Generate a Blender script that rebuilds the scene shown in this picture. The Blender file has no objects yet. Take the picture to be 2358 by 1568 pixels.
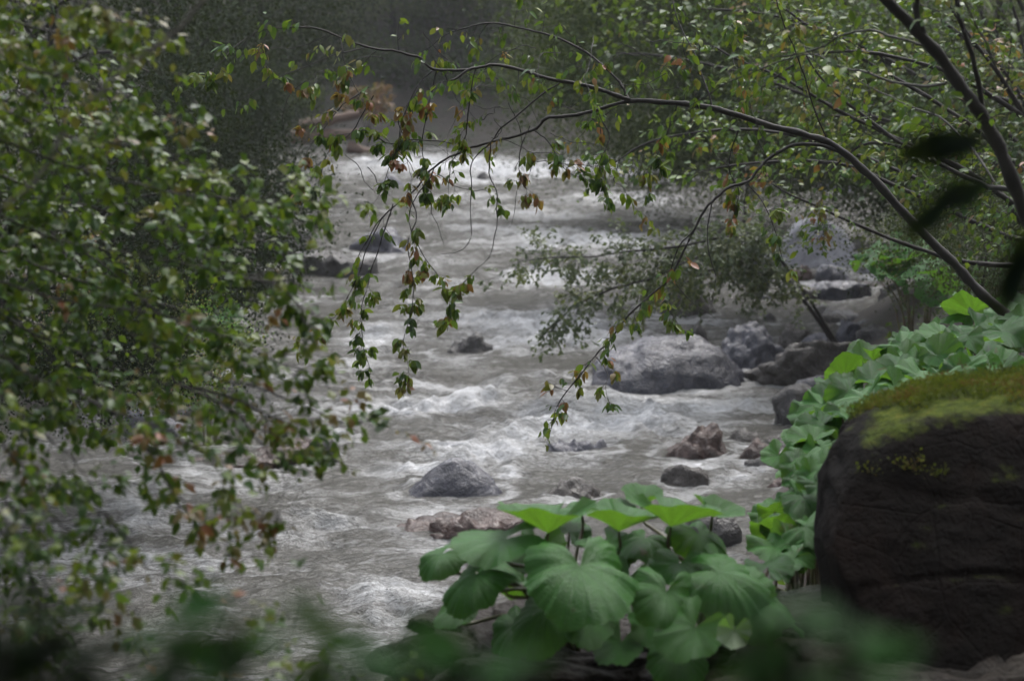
import bpy, bmesh, math, random
import numpy as np
from mathutils import Vector, Matrix, noise as mnoise

SC = bpy.context.scene
# ------------------------------------------------------------------ camera, light, exposure
CAMZ, PITCH, LENS = 4.0, math.radians(7.5), 85.0
cam = bpy.data.cameras.new('camera'); camo = bpy.data.objects.new('camera', cam)
SC.collection.objects.link(camo); SC.camera = camo
cam.lens = LENS; cam.sensor_width = 36; cam.clip_start = 0.05; cam.clip_end = 500
camo.location = (0, 0, CAMZ); camo.rotation_euler = (math.pi/2 - PITCH, 0, 0)
cam.dof.use_dof = True; cam.dof.focus_distance = 12.8; cam.dof.aperture_fstop = 3.5

SUN_EL, SUN_AZ = math.radians(58), math.radians(20)     # azimuth from +Y (up the river) towards +X
w = bpy.data.worlds.new('World'); SC.world = w; w.use_nodes = True
nt = w.node_tree; bg = nt.nodes['Background']
sky = nt.nodes.new('ShaderNodeTexSky'); sky.sky_type = 'NISHITA'; sky.sun_disc = False
sky.sun_elevation = SUN_EL; sky.sun_rotation = SUN_AZ; sky.dust_density = 3.0; sky.air_density = 1.0
hs = nt.nodes.new('ShaderNodeHueSaturation'); hs.inputs['Saturation'].default_value = 0.32   # overcast: the blue washed out
nt.links.new(sky.outputs[0], hs.inputs['Color']); nt.links.new(hs.outputs[0], bg.inputs['Color'])
bg.inputs['Strength'].default_value = 0.15
sl = bpy.data.lights.new('sun', 'SUN'); sl.energy = 0.9; sl.angle = math.radians(35); sl.color = (1.0, .97, .93)
so = bpy.data.objects.new('sun', sl); SC.collection.objects.link(so)
sd = Vector((math.sin(SUN_AZ)*math.cos(SUN_EL), math.cos(SUN_AZ)*math.cos(SUN_EL), math.sin(SUN_EL)))
so.rotation_euler = sd.to_track_quat('Z', 'Y').to_euler()
SC.view_settings.view_transform = 'Standard'; SC.view_settings.look = 'None'
SC.view_settings.gamma = 1; SC.view_settings.exposure = 1.55
SC.view_settings.use_curve_mapping = False
cy = SC.cycles
cy.use_denoising = True; cy.max_bounces = 6; cy.diffuse_bounces = 3; cy.glossy_bounces = 2
cy.transmission_bounces = 3; cy.volume_bounces = 1; cy.transparent_max_bounces = 4
cy.caustics_reflective = False; cy.caustics_refractive = False; cy.sample_clamp_indirect = 4
try: cy.denoiser = 'OPENIMAGEDENOISE'
except Exception: pass

# ------------------------------------------------------------------ helpers
rng = np.random.default_rng(7)
random.seed(7)
KX = 36.0/LENS; KY = KX*680/1024
def ray(px, py):
    u = (px/2358-.5)*KX; v = (.5-py/1568)*KY
    c, s = math.cos(PITCH), math.sin(PITCH)
    return np.array((u, c+v*s, -s+v*c))
def P(px, py, d):
    """a point of the place at distance d up the river, on the sight line of a photograph pixel"""
    r = ray(px, py); return np.array((0, 0, CAMZ)) + r*(d/r[1])
SLOPE = .015
def on_water(px, py):
    r = ray(px, py); k = CAMZ/(SLOPE*r[1]-r[2]); return np.array((0, 0, CAMZ)) + r*k
def paths(pts, d=None):
    return np.array([P(p[0], p[1], p[2] if len(p) > 2 else d) for p in pts])
def project(p):
    q = np.asarray(p) - np.array((0, 0, CAMZ)); c, s = math.cos(PITCH), math.sin(PITCH)
    f = q[..., 1]*c - q[..., 2]*s; up = q[..., 1]*s + q[..., 2]*c
    f = np.where(f < .05, .05, f)
    return (q[..., 0]/f/KX+.5)*2358, (.5-up/f/KY)*1568, f

_perm = np.random.default_rng(3).permutation(512); _perm = np.concatenate([_perm, _perm, _perm])
_ga = np.random.default_rng(4).uniform(0, 2*math.pi, 512); _gx, _gy = np.cos(_ga), np.sin(_ga)
def perlin(x, y):
    xi = np.floor(x).astype(int); yi = np.floor(y).astype(int); xf = x-xi; yf = y-yi
    u = xf*xf*xf*(xf*(xf*6-15)+10); v = yf*yf*yf*(yf*(yf*6-15)+10)
    def g(ix, iy, dx, dy):
        h = _perm[(_perm[ix & 511]+iy) & 511] & 511
        return _gx[h]*dx+_gy[h]*dy
    a = g(xi, yi, xf, yf); b = g(xi+1, yi, xf-1, yf); c = g(xi, yi+1, xf, yf-1); d = g(xi+1, yi+1, xf-1, yf-1)
    return (a*(1-u)+b*u)*(1-v)+(c*(1-u)+d*u)*v
def fbm(x, y, o=4, gain=.5, lac=2.03):
    r = 0; a = 1
    for i in range(o):
        r = r+a*perlin(x+17.3*i, y-9.1*i); x = x*lac; y = y*lac; a *= gain
    return r

def mesh(name, V, F, attrs=None, smooth=True):
    V = np.asarray(V, dtype=np.float32); F = np.asarray(F, dtype=np.int32)
    me = bpy.data.meshes.new(name); n, k = F.shape
    me.vertices.add(len(V)); me.vertices.foreach_set('co', V.ravel())
    me.loops.add(n*k); me.loops.foreach_set('vertex_index', F.ravel())
    me.polygons.add(n); me.polygons.foreach_set('loop_start', np.arange(0, n*k, k, dtype=np.int32))
    me.polygons.foreach_set('use_smooth', np.full(n, smooth))
    me.update(calc_edges=True)
    for a, val in (attrs or {}).items():
        at = me.attributes.new(a, 'FLOAT', 'POINT'); at.data.foreach_set('value', np.asarray(val, dtype=np.float32))
    return me
def link(name, data, parent=None, mat=None, **props):
    o = bpy.data.objects.new(name, data); SC.collection.objects.link(o)
    if parent is not None: o.parent = parent
    if mat is not None and data is not None and not data.materials: data.materials.append(mat)
    for k, v in props.items():
        if v is not None: o[k] = v
    return o
def thing(name, label, cat, loc=(0, 0, 0), group=None):
    o = link(name, None, label=label, category=cat, group=group); o.location = Vector([float(c) for c in loc]); return o
def attach(o, root):                                   # world-space mesh data under an Empty that stands somewhere
    o.parent = root; o.matrix_parent_inverse = Matrix.Translation(-root.location); return o

# ------------------------------------------------------------------ materials
class NT:
    def __init__(s, name):
        s.m = bpy.data.materials.new(name); s.m.use_nodes = True; s.t = s.m.node_tree
        s.b = s.t.nodes['Principled BSDF']; s.out = s.t.nodes['Material Output']
    def n(s, typ, **kw):
        nd = s.t.nodes.new('ShaderNode'+typ)
        for k, v in kw.items():
            if hasattr(nd, k): setattr(nd, k, v)
            else: nd.inputs[k.replace('_', ' ')].default_value = v
        return nd
    def l(s, a, b): s.t.links.new(a, b)
    def ramp(s, fac, stops, interp='LINEAR'):
        r = s.t.nodes.new('ShaderNodeValToRGB'); e = r.color_ramp.elements; r.color_ramp.interpolation = interp
        while len(e) < len(stops): e.new(.5)
        for i, (p, c) in enumerate(stops):
            e[i].position = p; e[i].color = (*c, 1) if len(c) == 3 else c
        s.l(fac, r.inputs[0]); return r.outputs[0]
    def noise(s, scale, detail=4, rough=.55, vec=None, dist=0):
        nd = s.n('TexNoise', Scale=scale, Detail=detail, Roughness=rough, Distortion=dist)
        if vec is not None: s.l(vec, nd.inputs['Vector'])
        return nd.outputs['Fac']
    def pos(s): return s.n('NewGeometry').outputs['Position']
    def obj(s): return s.n('TexCoord').outputs['Object']
    def math(s, op, a, b=None, c=None, clamp=False):
        m = s.t.nodes.new('ShaderNodeMath'); m.operation = op; m.use_clamp = clamp
        for i, v in enumerate((a, b, c)):
            if v is None: continue
            if isinstance(v, (int, float)): m.inputs[i].default_value = v
            else: s.l(v, m.inputs[i])
        return m.outputs[0]
    def mix(s, f, a, b):
        m = s.t.nodes.new('ShaderNodeMix'); m.data_type = 'RGBA'
        for i, v in ((0, f), (6, a), (7, b)):
            if isinstance(v, (int, float)): m.inputs[i].default_value = v
            elif isinstance(v, tuple): m.inputs[i].default_value = (*v, 1)
            else: s.l(v, m.inputs[i])
        return m.outputs[2]
    def bump(s, h, strength, dist, prev=None):
        b = s.n('Bump', Strength=strength, Distance=dist); s.l(h, b.inputs['Height'])
        if prev is not None: s.l(prev, b.inputs['Normal'])
        return b.outputs[0]
    def attr(s, name): return s.n('Attribute', attribute_name=name).outputs['Fac']

def leaf_material(name, stops, trans=.36, rough=.4, tstops=None, spec=.33):
    m = NT(name); a = m.attr('tint')
    nz = m.noise(9, 2, vec=m.pos())
    f = m.math('ADD', a, m.math('MULTIPLY', m.math('SUBTRACT', nz, .5), .18), clamp=True)
    col = m.ramp(f, stops)
    m.l(col, m.b.inputs['Base Color']); m.b.inputs['Roughness'].default_value = rough
    m.b.inputs['Specular IOR Level'].default_value = spec
    tr = m.n('BsdfTranslucent')
    g = m.n('Gamma', Gamma=.85); m.l(col, g.inputs[0])
    wcol = m.mix(.5, g.outputs[0], (.16, .22, .02)) ; m.l(wcol, tr.inputs['Color'])
    ms = m.n('MixShader'); ms.inputs[0].default_value = trans
    m.l(m.b.outputs[0], ms.inputs[1]); m.l(tr.outputs[0], ms.inputs[2]); m.l(ms.outputs[0], m.out.inputs[0])
    return m.m
DG, MG, YG, BR, RD = (.012, .042, .005), (.032, .1, .007), (.115, .165, .007), (.12, .07, .03), (.2, .055, .02)
M_LEAF = leaf_material('leaf_mixed', [(0, DG), (.35, MG), (.62, YG), (.82, (.13, .09, .03)), (1, RD)])
M_LEAF_GREEN = leaf_material('leaf_green', [(0, (.012, .034, .005)), (.5, (.03, .075, .008)), (.85, (.085, .125, .008)), (1, (.2, .1, .03))], rough=.52, spec=.35)
M_LEAF_GREY = leaf_material('leaf_greygreen', [(0, (.03, .05, .03)), (.6, (.07, .1, .045)), (1, (.14, .16, .05))], rough=.4)
M_LEAF_FAR = leaf_material('leaf_far', [(0, (.01, .02, .01)), (.55, (.026, .042, .017)), (1, (.065, .08, .022))], trans=.2, rough=.7, spec=.2)
M_LEAF_WOOD = leaf_material('leaf_woodland', [(0, (.014, .026, .012)), (.5, (.04, .062, .024)), (1, (.09, .11, .035))], trans=.2, rough=.75, spec=.15)
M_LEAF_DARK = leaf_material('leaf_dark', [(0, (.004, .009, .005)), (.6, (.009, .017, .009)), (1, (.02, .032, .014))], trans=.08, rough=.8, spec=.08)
M_LEAF_ORANGE = leaf_material('leaf_orange', [(0, (.06, .05, .02)), (.5, (.15, .07, .03)), (1, (.26, .1, .04))])
M_LEAF_NEAR = leaf_material('leaf_near', [(0, (.012, .04, .01)), (1, (.025, .085, .018))], trans=.2, rough=.6, spec=.08)

def bark_material(name, c1, c2, rough=.6):
    m = NT(name); p = m.pos()
    n1 = m.noise(14, 5, .65, p); n2 = m.noise(90, 3, .6, p)
    m.l(m.ramp(n1, [(.3, c1), (.7, c2)]), m.b.inputs['Base Color']); m.b.inputs['Roughness'].default_value = rough
    m.l(m.bump(n2, .5, .004, m.bump(n1, .6, .01)), m.b.inputs['Normal']); return m.m
M_BARK = bark_material('bark_wet_dark', (.007, .0055, .005), (.022, .018, .015), .75)
M_BARK_PALE = bark_material('bark_grey', (.06, .05, .042), (.14, .12, .1), .55)
M_BARK_RED = bark_material('bark_red_log', (.06, .035, .024), (.12, .07, .045), .7)

def rock_material(name, c1, c2, c3, rough=.34, moss=0.0, bumpk=1.0):
    m = NT(name); p = m.pos()
    n1 = m.noise(2.2, 6, .62, p, .4); n2 = m.noise(13, 6, .68, p, .3); n3 = m.noise(70, 3, .6, p)
    col = m.ramp(n1, [(.3, c1), (.5, c2), (.72, c3)])
    col = m.mix(m.math('MULTIPLY', m.ramp(n2, [(.42, (0, 0, 0)), (.62, (1, 1, 1))]), .5), col, tuple(x*.45 for x in c1))
    vo = m.n('TexVoronoi', Scale=5.5, feature='DISTANCE_TO_EDGE'); m.l(p, vo.inputs['Vector'])
    crack = m.ramp(vo.outputs['Distance'], [(0, (0, 0, 0)), (.03, (1, 1, 1))])
    if moss:
        m.b.inputs['Specular IOR Level'].default_value = .08
        nz = m.n('SeparateXYZ'); m.l(m.n('NewGeometry').outputs['Normal'], nz.inputs[0])
        k = m.math('ADD', m.math('MULTIPLY', nz.outputs[2], 1.25), m.math('MULTIPLY', m.math('SUBTRACT', m.noise(5, 5, .7, p), .5), 1.3))
        k = m.math('MULTIPLY', m.math('SUBTRACT', k, 1.0-moss), 4.0, clamp=True)
        mc = m.ramp(m.noise(22, 4, .7, p), [(.3, (.018, .03, .006)), (.55, (.06, .08, .01)), (.75, (.09, .088, .014))])
        col = m.mix(k, col, mc)
        m.l(m.ramp(k, [(0, (rough,)*3), (1, (.95,)*3)]), m.b.inputs['Roughness'])
    else: m.l(m.ramp(n2, [(.3, (rough*.75,)*3), (.7, (rough*1.5,)*3)]), m.b.inputs['Roughness'])
    m.l(col, m.b.inputs['Base Color'])
    m.l(m.bump(n3, .6*bumpk, .01, m.bump(n2, .9*bumpk, .06, m.bump(crack, .3, .02))), m.b.inputs['Normal'])
    return m.m
M_ROCK = {
 'grey': rock_material('rock_grey', (.045, .046, .062), (.07, .071, .092), (.105, .106, .13), .26, bumpk=.7),
 'pale': rock_material('rock_pale', (.15, .148, .17), (.21, .207, .235), (.28, .275, .3), .3, bumpk=.7),
 'dark': rock_material('rock_dark', (.03, .028, .028), (.05, .047, .047), (.085, .08, .08), .3),
 'white': rock_material('rock_whitish', (.3, .295, .33), (.4, .395, .43), (.5, .495, .53), .3, bumpk=.5),
 'brown': rock_material('rock_brown', (.04, .034, .031), (.065, .056, .05), (.11, .098, .088), .24),
 'red': rock_material('rock_red', (.045, .03, .026), (.085, .05, .042), (.15, .105, .092), .2),
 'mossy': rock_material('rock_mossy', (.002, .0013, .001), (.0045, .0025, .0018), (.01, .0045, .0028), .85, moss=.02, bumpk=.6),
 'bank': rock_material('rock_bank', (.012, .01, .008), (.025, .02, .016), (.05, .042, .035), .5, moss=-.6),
}

# ------------------------------------------------------------------ river course and terrain
COURSE = np.array([(-70, -6, 6), (-45, 1, 5.5), (-20, 8, 5), (-8, 12.8, 4.6), (-2.4, 17, 4.1), (-1, 21, 3.7), (-.4, 26, 3.9),
                   (.4, 32, 4.4), (1.4, 38, 5.2), (1.6, 45, 6.6), (0, 52, 5.2), (-1.5, 56.0, 4.6), (-8, 59.5, 4.2), (-25, 64, 6), (-70, 70, 8)], float)
def river_dist(x, y):
    """signed distance to the water's edge (negative in the water)"""
    best = np.full(np.shape(x), 1e9)
    for (x0, y0, h0), (x1, y1, h1) in zip(COURSE[:-1], COURSE[1:]):
        dx, dy = x1-x0, y1-y0; t = np.clip(((x-x0)*dx+(y-y0)*dy)/(dx*dx+dy*dy), 0, 1)
        d = np.hypot(x-x0-t*dx, y-y0-t*dy)-(h0+(h1-h0)*t); best = np.minimum(best, d)
    return best
def water_z(y): return SLOPE*np.clip(y, -10, 57)
def sst(a, b, x): t = np.clip((x-a)/(b-a), 0, 1); return t*t*(3-2*t)
def ground_z(x, y):
    x = np.asarray(x, float); y = np.asarray(y, float)
    d = river_dist(x, y) + .35*fbm(x*.5, y*.5, 3)
    near = sst(16, 12, y)*sst(-30, -10, x)
    left = sst(2, -2, x)*(1-near)
    f_near = np.where(d < 8.5, .28*d, 2.38+.02*(d-8.5)) + np.clip(-y-2, 0, 40)*.75 + np.clip(x-3.5, 0, 40)*.7  # rise behind the camera is out of view, shaped to block sky light
    f_far = .55*np.clip(d, -3, 3)+np.clip(d-3, 0, 45)*.72
    f = f_near*near+f_far*(1-near)
    f = np.where(d < 0, np.maximum(d*.4, -.7), f)
    f = np.minimum(f, 34+2*fbm(x*.05, y*.05, 2))
    f = f + 1.35*np.exp(-(((x-3.5)/1.4)**2+((y-11.2)/2.0)**2)) + .55*np.exp(-(((x-2.0)/.7)**2+((y-9.8)/1.3)**2))
    rough = np.clip(d, 0, 3)/3
    return water_z(y)+f+rough*(.25*fbm(x*.6+5, y*.6, 4)+1.2*fbm(x*.08, y*.08, 3)*np.clip(d-4, 0, 10)/10)
def ax(*segs):
    o = []
    for a, b, s in segs: o.append(np.arange(a, b-1e-6, s))
    return np.concatenate(o+[[segs[-1][1]]])
gx = ax((-84, -20, 2.5), (-20, -8, .8), (-8, 10, .2), (10, 20, .6), (20, 84, 2.5))
gy = ax((-45, -6, 2.5), (-6, 8, .4), (8, 40, .2), (40, 66, .35), (66, 84, 1), (84, 130, 2.5))
X, Y = np.meshgrid(gx, gy); Z = ground_z(X, Y)
def grid_faces(ny, nx):
    i = np.arange((ny-1)*(nx-1)); r, c = i//(nx-1), i % (nx-1); a = r*nx+c
    return np.stack([a, a+1, a+nx+1, a+nx], 1)
g = NT('ground_soil'); p = g.pos()
n1 = g.noise(.9, 6, .65, p); n2 = g.noise(9, 6, .7, p); n3 = g.noise(45, 3, .6, p)
c = g.ramp(n2, [(.3, (.012, .009, .006)), (.5, (.026, .02, .014)), (.7, (.05, .04, .03))])
c = g.mix(g.ramp(n1, [(.5, (0, 0, 0)), (.66, (1, 1, 1))]), c, (.02, .03, .009))
g.l(c, g.b.inputs['Base Color']); g.b.inputs['Roughness'].default_value = .75
g.l(g.bump(n3, .6, .02, g.bump(n2, .8, .08)), g.b.inputs['Normal'])
link('ground', mesh('ground', np.stack([X, Y, Z], -1).reshape(-1, 3), grid_faces(len(gy), len(gx))), mat=g.m, kind='structure')

# ------------------------------------------------------------------ rocks (positions first: the water breaks round them)
# (name,label,px left,right,top,bottom, kind, options)
ROCKS = [
 ('boulder', 'big domed blue grey boulder in the rapids right of centre', 1375, 1705, 770, 888, 'grey', dict(seed=1, depth=.8, cuts=2, nz=.45)),
 ('rock', 'smooth grey pyramid shaped rock in the water near the front', 915, 1170, 1056, 1142, 'grey', dict(seed=2, depth=.8, cone=1, cuts=3, nz=.4)),
 ('rock', 'dark hump of rock with water pouring over it, left of the big boulder', 985, 1130, 764, 812, 'dark', dict(seed=3, depth=.9)),
 ('rock', 'flat red rock slab just ahead of the front butterbur leaves', 915, 1190, 1168, 1226, 'red', dict(seed=4, depth=.7, flat=1)),
 ('rock', 'small dark brown rock in the shallows behind the butterbur leaf tips', 1255, 1400, 1095, 1145, 'brown', dict(seed=5, depth=.7)),
 ('rock', 'rounded brown rock breaking the surface below the reddish rock', 1515, 1645, 1066, 1118, 'brown', dict(seed=6, depth=.8)),
 ('rock', 'reddish brown broken rock at the right edge of the rapids', 1505, 1690, 972, 1050, 'red', dict(seed=7, depth=.9)),
 ('rock', 'small pinkish rock touching the right end of the reddish brown rock', 1670, 1775, 1008, 1056, 'red', dict(seed=8, depth=.9)),
 ('boulder', 'layered grey boulder behind and right of the big domed boulder', 1665, 1800, 742, 845, 'grey', dict(seed=9, depth=1)),
 ('rock', 'dark knob of rock standing just behind the big domed boulder', 1575, 1650, 736, 800, 'dark', dict(seed=10, depth=1)),
 ('rock', 'long slanting dark ledge with water sliding off it on the right bank', 1750, 2010, 775, 885, 'brown', dict(seed=11, depth=.6, roll=.35)),
 ('rock', 'black rock beside the tall upright butterbur leaf', 1790, 1900, 880, 978, 'dark', dict(seed=12, depth=.9)),
 ('boulder', 'large pale grey boulder standing at the right bank upstream', 1795, 1968, 498, 612, 'white', dict(seed=13, depth=.8, cuts=2, nz=.4)),
 ('rock', 'dark rock leaning against the right side of the pale upstream boulder', 1925, 2005, 540, 596, 'dark', dict(seed=14, depth=.9)),
 ('rock', 'flat topped grey rock at the water edge below the pale upstream boulder', 1882, 1995, 648, 688, 'grey', dict(seed=15, depth=.8, flat=1)),
 ('rock', 'angular grey rock between the pale boulder and the flat topped rock', 1888, 1965, 608, 648, 'grey', dict(seed=16, depth=.8)),
 ('rock', 'small reddish stone at the foot of the pale upstream boulder', 1822, 1880, 608, 645, 'red', dict(seed=17, depth=.8)),
 ('rock', 'low brown stone left of the pale upstream boulder', 1728, 1815, 596, 636, 'brown', dict(seed=18, depth=.8)),
 ('rock', 'brown rock under the drooping fine leaved bough in midstream', 1490, 1645, 655, 722, 'brown', dict(seed=19, depth=.8)),
 ('rock', 'dark wet rock with a red edge at the far left of the rapids', 690, 782, 990, 1060, 'dark', dict(seed=20, depth=1)),
 ('rock', 'broad reddish shelf of rock awash on the left', 440, 735, 1012, 1068, 'red', dict(seed=21, depth=.8, flat=1)),
 ('rock', 'low dark rock on the left bank upstream', 690, 850, 575, 632, 'dark', dict(seed=22, depth=.8, flat=1)),
 ('rock', 'smooth grey rock with water running over it on the upstream left', 800, 955, 522, 580, 'grey', dict(seed=23, depth=.8)),
 ('rock', 'dark rock above the low one on the upstream left bank', 600, 720, 520, 600, 'dark', dict(seed=24, depth=.9)),
 ('rock', 'small blue grey rock in the far white water', 872, 930, 398, 428, 'grey', dict(seed=25, depth=.9)),
 ('rock', 'tiny dark rock in the middle of the far white water', 1090, 1135, 394, 414, 'dark', dict(seed=26, depth=.9)),
 ('rock', 'dark rock half hidden behind the front butterbur leaves', 1560, 1690, 1165, 1245, 'dark', dict(seed=27, depth=.9)),
 ('boulder', 'pale boulder behind the leaning trunks on the far right shore', 1885, 1965, 385, 438, 'pale', dict(seed=28, depth=.9)),
 ('rock', 'low grey boulder at the far right shore under the branches', 2080, 2240, 392, 432, 'grey', dict(seed=29, depth=.7)),
 ('rock', 'purplish rock left of the tangle on the right bank stones', 1800, 1880, 742, 800, 'brown', dict(seed=30, depth=.9)),
 ('rock', 'small grey stone in the pile beside the slanting ledge', 1850, 1925, 765, 812, 'grey', dict(seed=31, depth=.9)),
 ('rock', 'upright stone at the back of the right bank pile', 1925, 1985, 735, 800, 'grey', dict(seed=32, depth=.9)),
 ('rock', 'dark round stone on the right bank pile nearest the leaves', 1975, 2060, 745, 815, 'dark', dict(seed=33, depth=.9)),
 ('rock', 'flat grey stone at the right end of the bank pile', 2035, 2130, 750, 800, 'grey', dict(seed=34, depth=.9)),
 ('rock', 'dark stone under the broad leaves on the middle right bank', 2040, 2210, 640, 712, 'dark', dict(seed=35, depth=.9)),
 ('rock', 'speckled pale stone beside the middle right butterbur clump', 1975, 2030, 575, 630, 'pale', dict(seed=36, depth=.9)),
 ('rock', 'small dark rock on the left below the upstream bank', 535, 600, 668, 705, 'dark', dict(seed=37, depth=.9)),
 ('rock', 'grey rock seen through the lower left leaves', 300, 430, 935, 1010, 'grey', dict(seed=38, depth=.9)),
 ('rock', 'barely awash rock hump below the brightest white water', 1270, 1430, 1014, 1042, 'grey', dict(seed=39, depth=.6, flat=1)),
 ('rock', 'pale stone poking out under the black rock on the right', 1840, 1950, 862, 905, 'grey', dict(seed=40, depth=.8)),
]
def rock_mesh(seed, a, b, c, kind, sub, cone=0, flat=0, roll=0, depth=1, peak=0, cuts=9, boxy=0, nz=1.0):
    rs = random.Random(seed*31+5)
    bm = bmesh.new(); bmesh.ops.create_icosphere(bm, subdivisions=sub, radius=1)
    planes = []
    for i in range(cuts):
        n = Vector((rs.gauss(0, 1), rs.gauss(0, 1), rs.gauss(0, .8))).normalized(); planes.append((n, rs.uniform(.6, .88)))
    if flat: planes.append((Vector((rs.uniform(-.15, .15), rs.uniform(-.2, .1), 1)).normalized(), .38))
    off = Vector((seed*3.7, seed*1.3, seed*2.1))
    for v in bm.verts:
        p = v.co.copy()
        if boxy: p = Vector([math.copysign(abs(q)**(1-boxy), q) for q in p])
        for n, o in planes:
            e = p.dot(n)-o
            if e > 0: p -= n*e*.96
        if cone:
            k = max(0, p.z); p.x *= 1-.5*k; p.y *= 1-.4*k
            p.x += .06*k
        d = mnoise.fractal(p*1.5+off, .9, 2.1, 5)*.16 + mnoise.fractal(p*5+off, .8, 2.1, 4)*.06
        rdg = abs(mnoise.noise(p*2.6+off*1.7)); d -= .10*max(0, .12-rdg)/.12; d *= nz
        p += v.co.normalized()*d
        if roll: p = Matrix.Rotation(-roll, 3, 'Y') @ p
        v.co = p
    co = np.array([v.co[:] for v in bm.verts]); lo, hi = co.min(0), co.max(0)
    sc = np.array((2*a, 2*b, 2*c))/(hi-lo); mid = (lo+hi)/2
    for v in bm.verts: v.co = Vector(((v.co.x-mid[0])*sc[0], (v.co.y-mid[1])*sc[1], (v.co.z-mid[2])*sc[2]))
    me = bpy.data.meshes.new('rock'); bm.to_mesh(me); bm.free()
    me.polygons.foreach_set('use_smooth', np.full(len(me.polygons), True)); me.materials.append(M_ROCK[kind]); return me
_rs = random.Random(77); _st = []
for where, n, xr, yr, sl, kinds in (('in the rubble around the slanting ledge', 18, (1690, 2120), (735, 850), -.06, 'dark brown grey'), ('at the foot of the pale upstream boulder', 8, (1760, 2020), (600, 690), 0, 'grey brown pale'), ('between the reddish brown rock and the butterbur', 7, (1690, 1840), (1000, 1160), 0, 'brown red dark')):
    rows = []
    for i in range(n):
        x = _rs.uniform(*xr); rows.append((x, _rs.uniform(*yr)+(x-xr[0])*sl, _rs.uniform(18, 42), _rs.uniform(.6, 1), kinds.split()[i % 3]))
    seen = {}
    for x, y, q, hh, k in sorted(rows):
        seen[k] = seen.get(k, 0)+1; nth = 'first second third fourth fifth sixth seventh'.split()[seen[k]-1]
        ROCKS.append(('stone', '%s small %s stone from the left %s' % (nth, 'reddish' if k == 'red' else k, where), x-q, x+q, y-q*hh, y, k, dict(seed=200+len(ROCKS), depth=.9)))
ROCKPOS = []
for name, label, x0, x1, y0, y1, kind, op in ROCKS:
    base = on_water((x0+x1)/2, y1); yb = base[1]
    a = (x1-x0)/2358*KX*yb/2*1.03; b = a*op['depth']
    yc = yb+b*.5; top = P((x0+x1)/2, y0, yc)[2]; zw = float(water_z(yc)); gz = float(ground_z(base[0], yc))
    zb = min(zw, gz)-.04; h = max(top-zb, .1)
    c_ = h*(.75 if op.get('cone') else .66); cz = top-c_
    me = rock_mesh(kind=kind, sub=5 if yb < 27 and a > .3 else 3 if name == 'stone' else 4, a=a*(1.9 if op.get('cone') else 1.1 if 'nz' in op else 1.28), b=b*1.1, c=c_, **op)
    link(name, me, label=label, category=name, group='rubble stones along the right bank' if name == 'stone' else None).location = (base[0]*yc/yb, yc, cz)
    ROCKPOS.append((base[0]*yc/yb, yc, a, b, top-zw))

# ------------------------------------------------------------------ water
FOAM = [ # px, py, half-width px, half-height px, strength : where the river breaks white
 (1010, 378, 150, 12, 1.0), (1150, 392, 160, 14, .9), (1330, 385, 150, 12, .8), (1480, 400, 90, 12, .6), (830, 395, 60, 10, .5), (1090, 415, 90, 8, .6),
 (1430, 462, 110, 12, .75), (1060, 455, 90, 9, .5), (1240, 492, 110, 9, .65), (1050, 500, 60, 7, .4), (1350, 555, 190, 17, .8), (1180, 530, 120, 8, .5), (1560, 500, 80, 15, .4),
 (1250, 640, 90, 12, .8), (1380, 635, 60, 9, .5), (950, 600, 90, 9, .4), (1000, 655, 60, 8, .35), (1280, 775, 150, 28, .85), (1180, 735, 130, 16, .6), (870, 775, 70, 20, .6),
 (830, 838, 60, 8, .5), (1340, 740, 80, 14, .5), (1040, 885, 120, 14, .55), (960, 935, 160, 16, .8), (1090, 925, 90, 10, .8), (1450, 935, 170, 22, .75), (1640, 930, 130, 20, .7),
 (1420, 985, 230, 22, .9), (1250, 955, 90, 16, .6), (1130, 1045, 140, 16, .9), (1230, 1010, 110, 10, .7), (990, 1075, 90, 12, .8), (900, 1080, 70, 10, .5), (1180, 1090, 50, 10, .6),
 (725, 965, 60, 9, .8), (600, 870, 55, 6, .8), (790, 1010, 50, 14, .5), (1680, 1100, 55, 20, .6), (1750, 1075, 60, 9, .5), (1290, 860, 60, 5, .4),
 (330, 1190, 120, 30, .35), (230, 1290, 200, 34, .4), (620, 1235, 160, 14, .4), (750, 1200, 110, 10, .35), (450, 1300, 150, 14, .4), (900, 1390, 110, 40, .42), (870, 1480, 120, 30, .32),
 (330, 1130, 160, 20, .4), (560, 1090, 110, 12, .4), (1640, 1010, 70, 8, .3), (1760, 655, 60, 6, .5), (1650, 745, 60, 6, .3), (700, 690, 70, 6, .25), (930, 700, 60, 6, .25)]
SMOOTH = [(1300, 833, 230, 18), (1740, 995, 90, 25), (1050, 1225, 150, 14), (1800, 700, 160, 25), (700, 740, 120, 35), (760, 650, 90, 25), (2050, 460, 150, 40), (1180, 700, 120, 14), (1280, 1120, 90, 14), (1700, 1150, 60, 10)]
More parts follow.
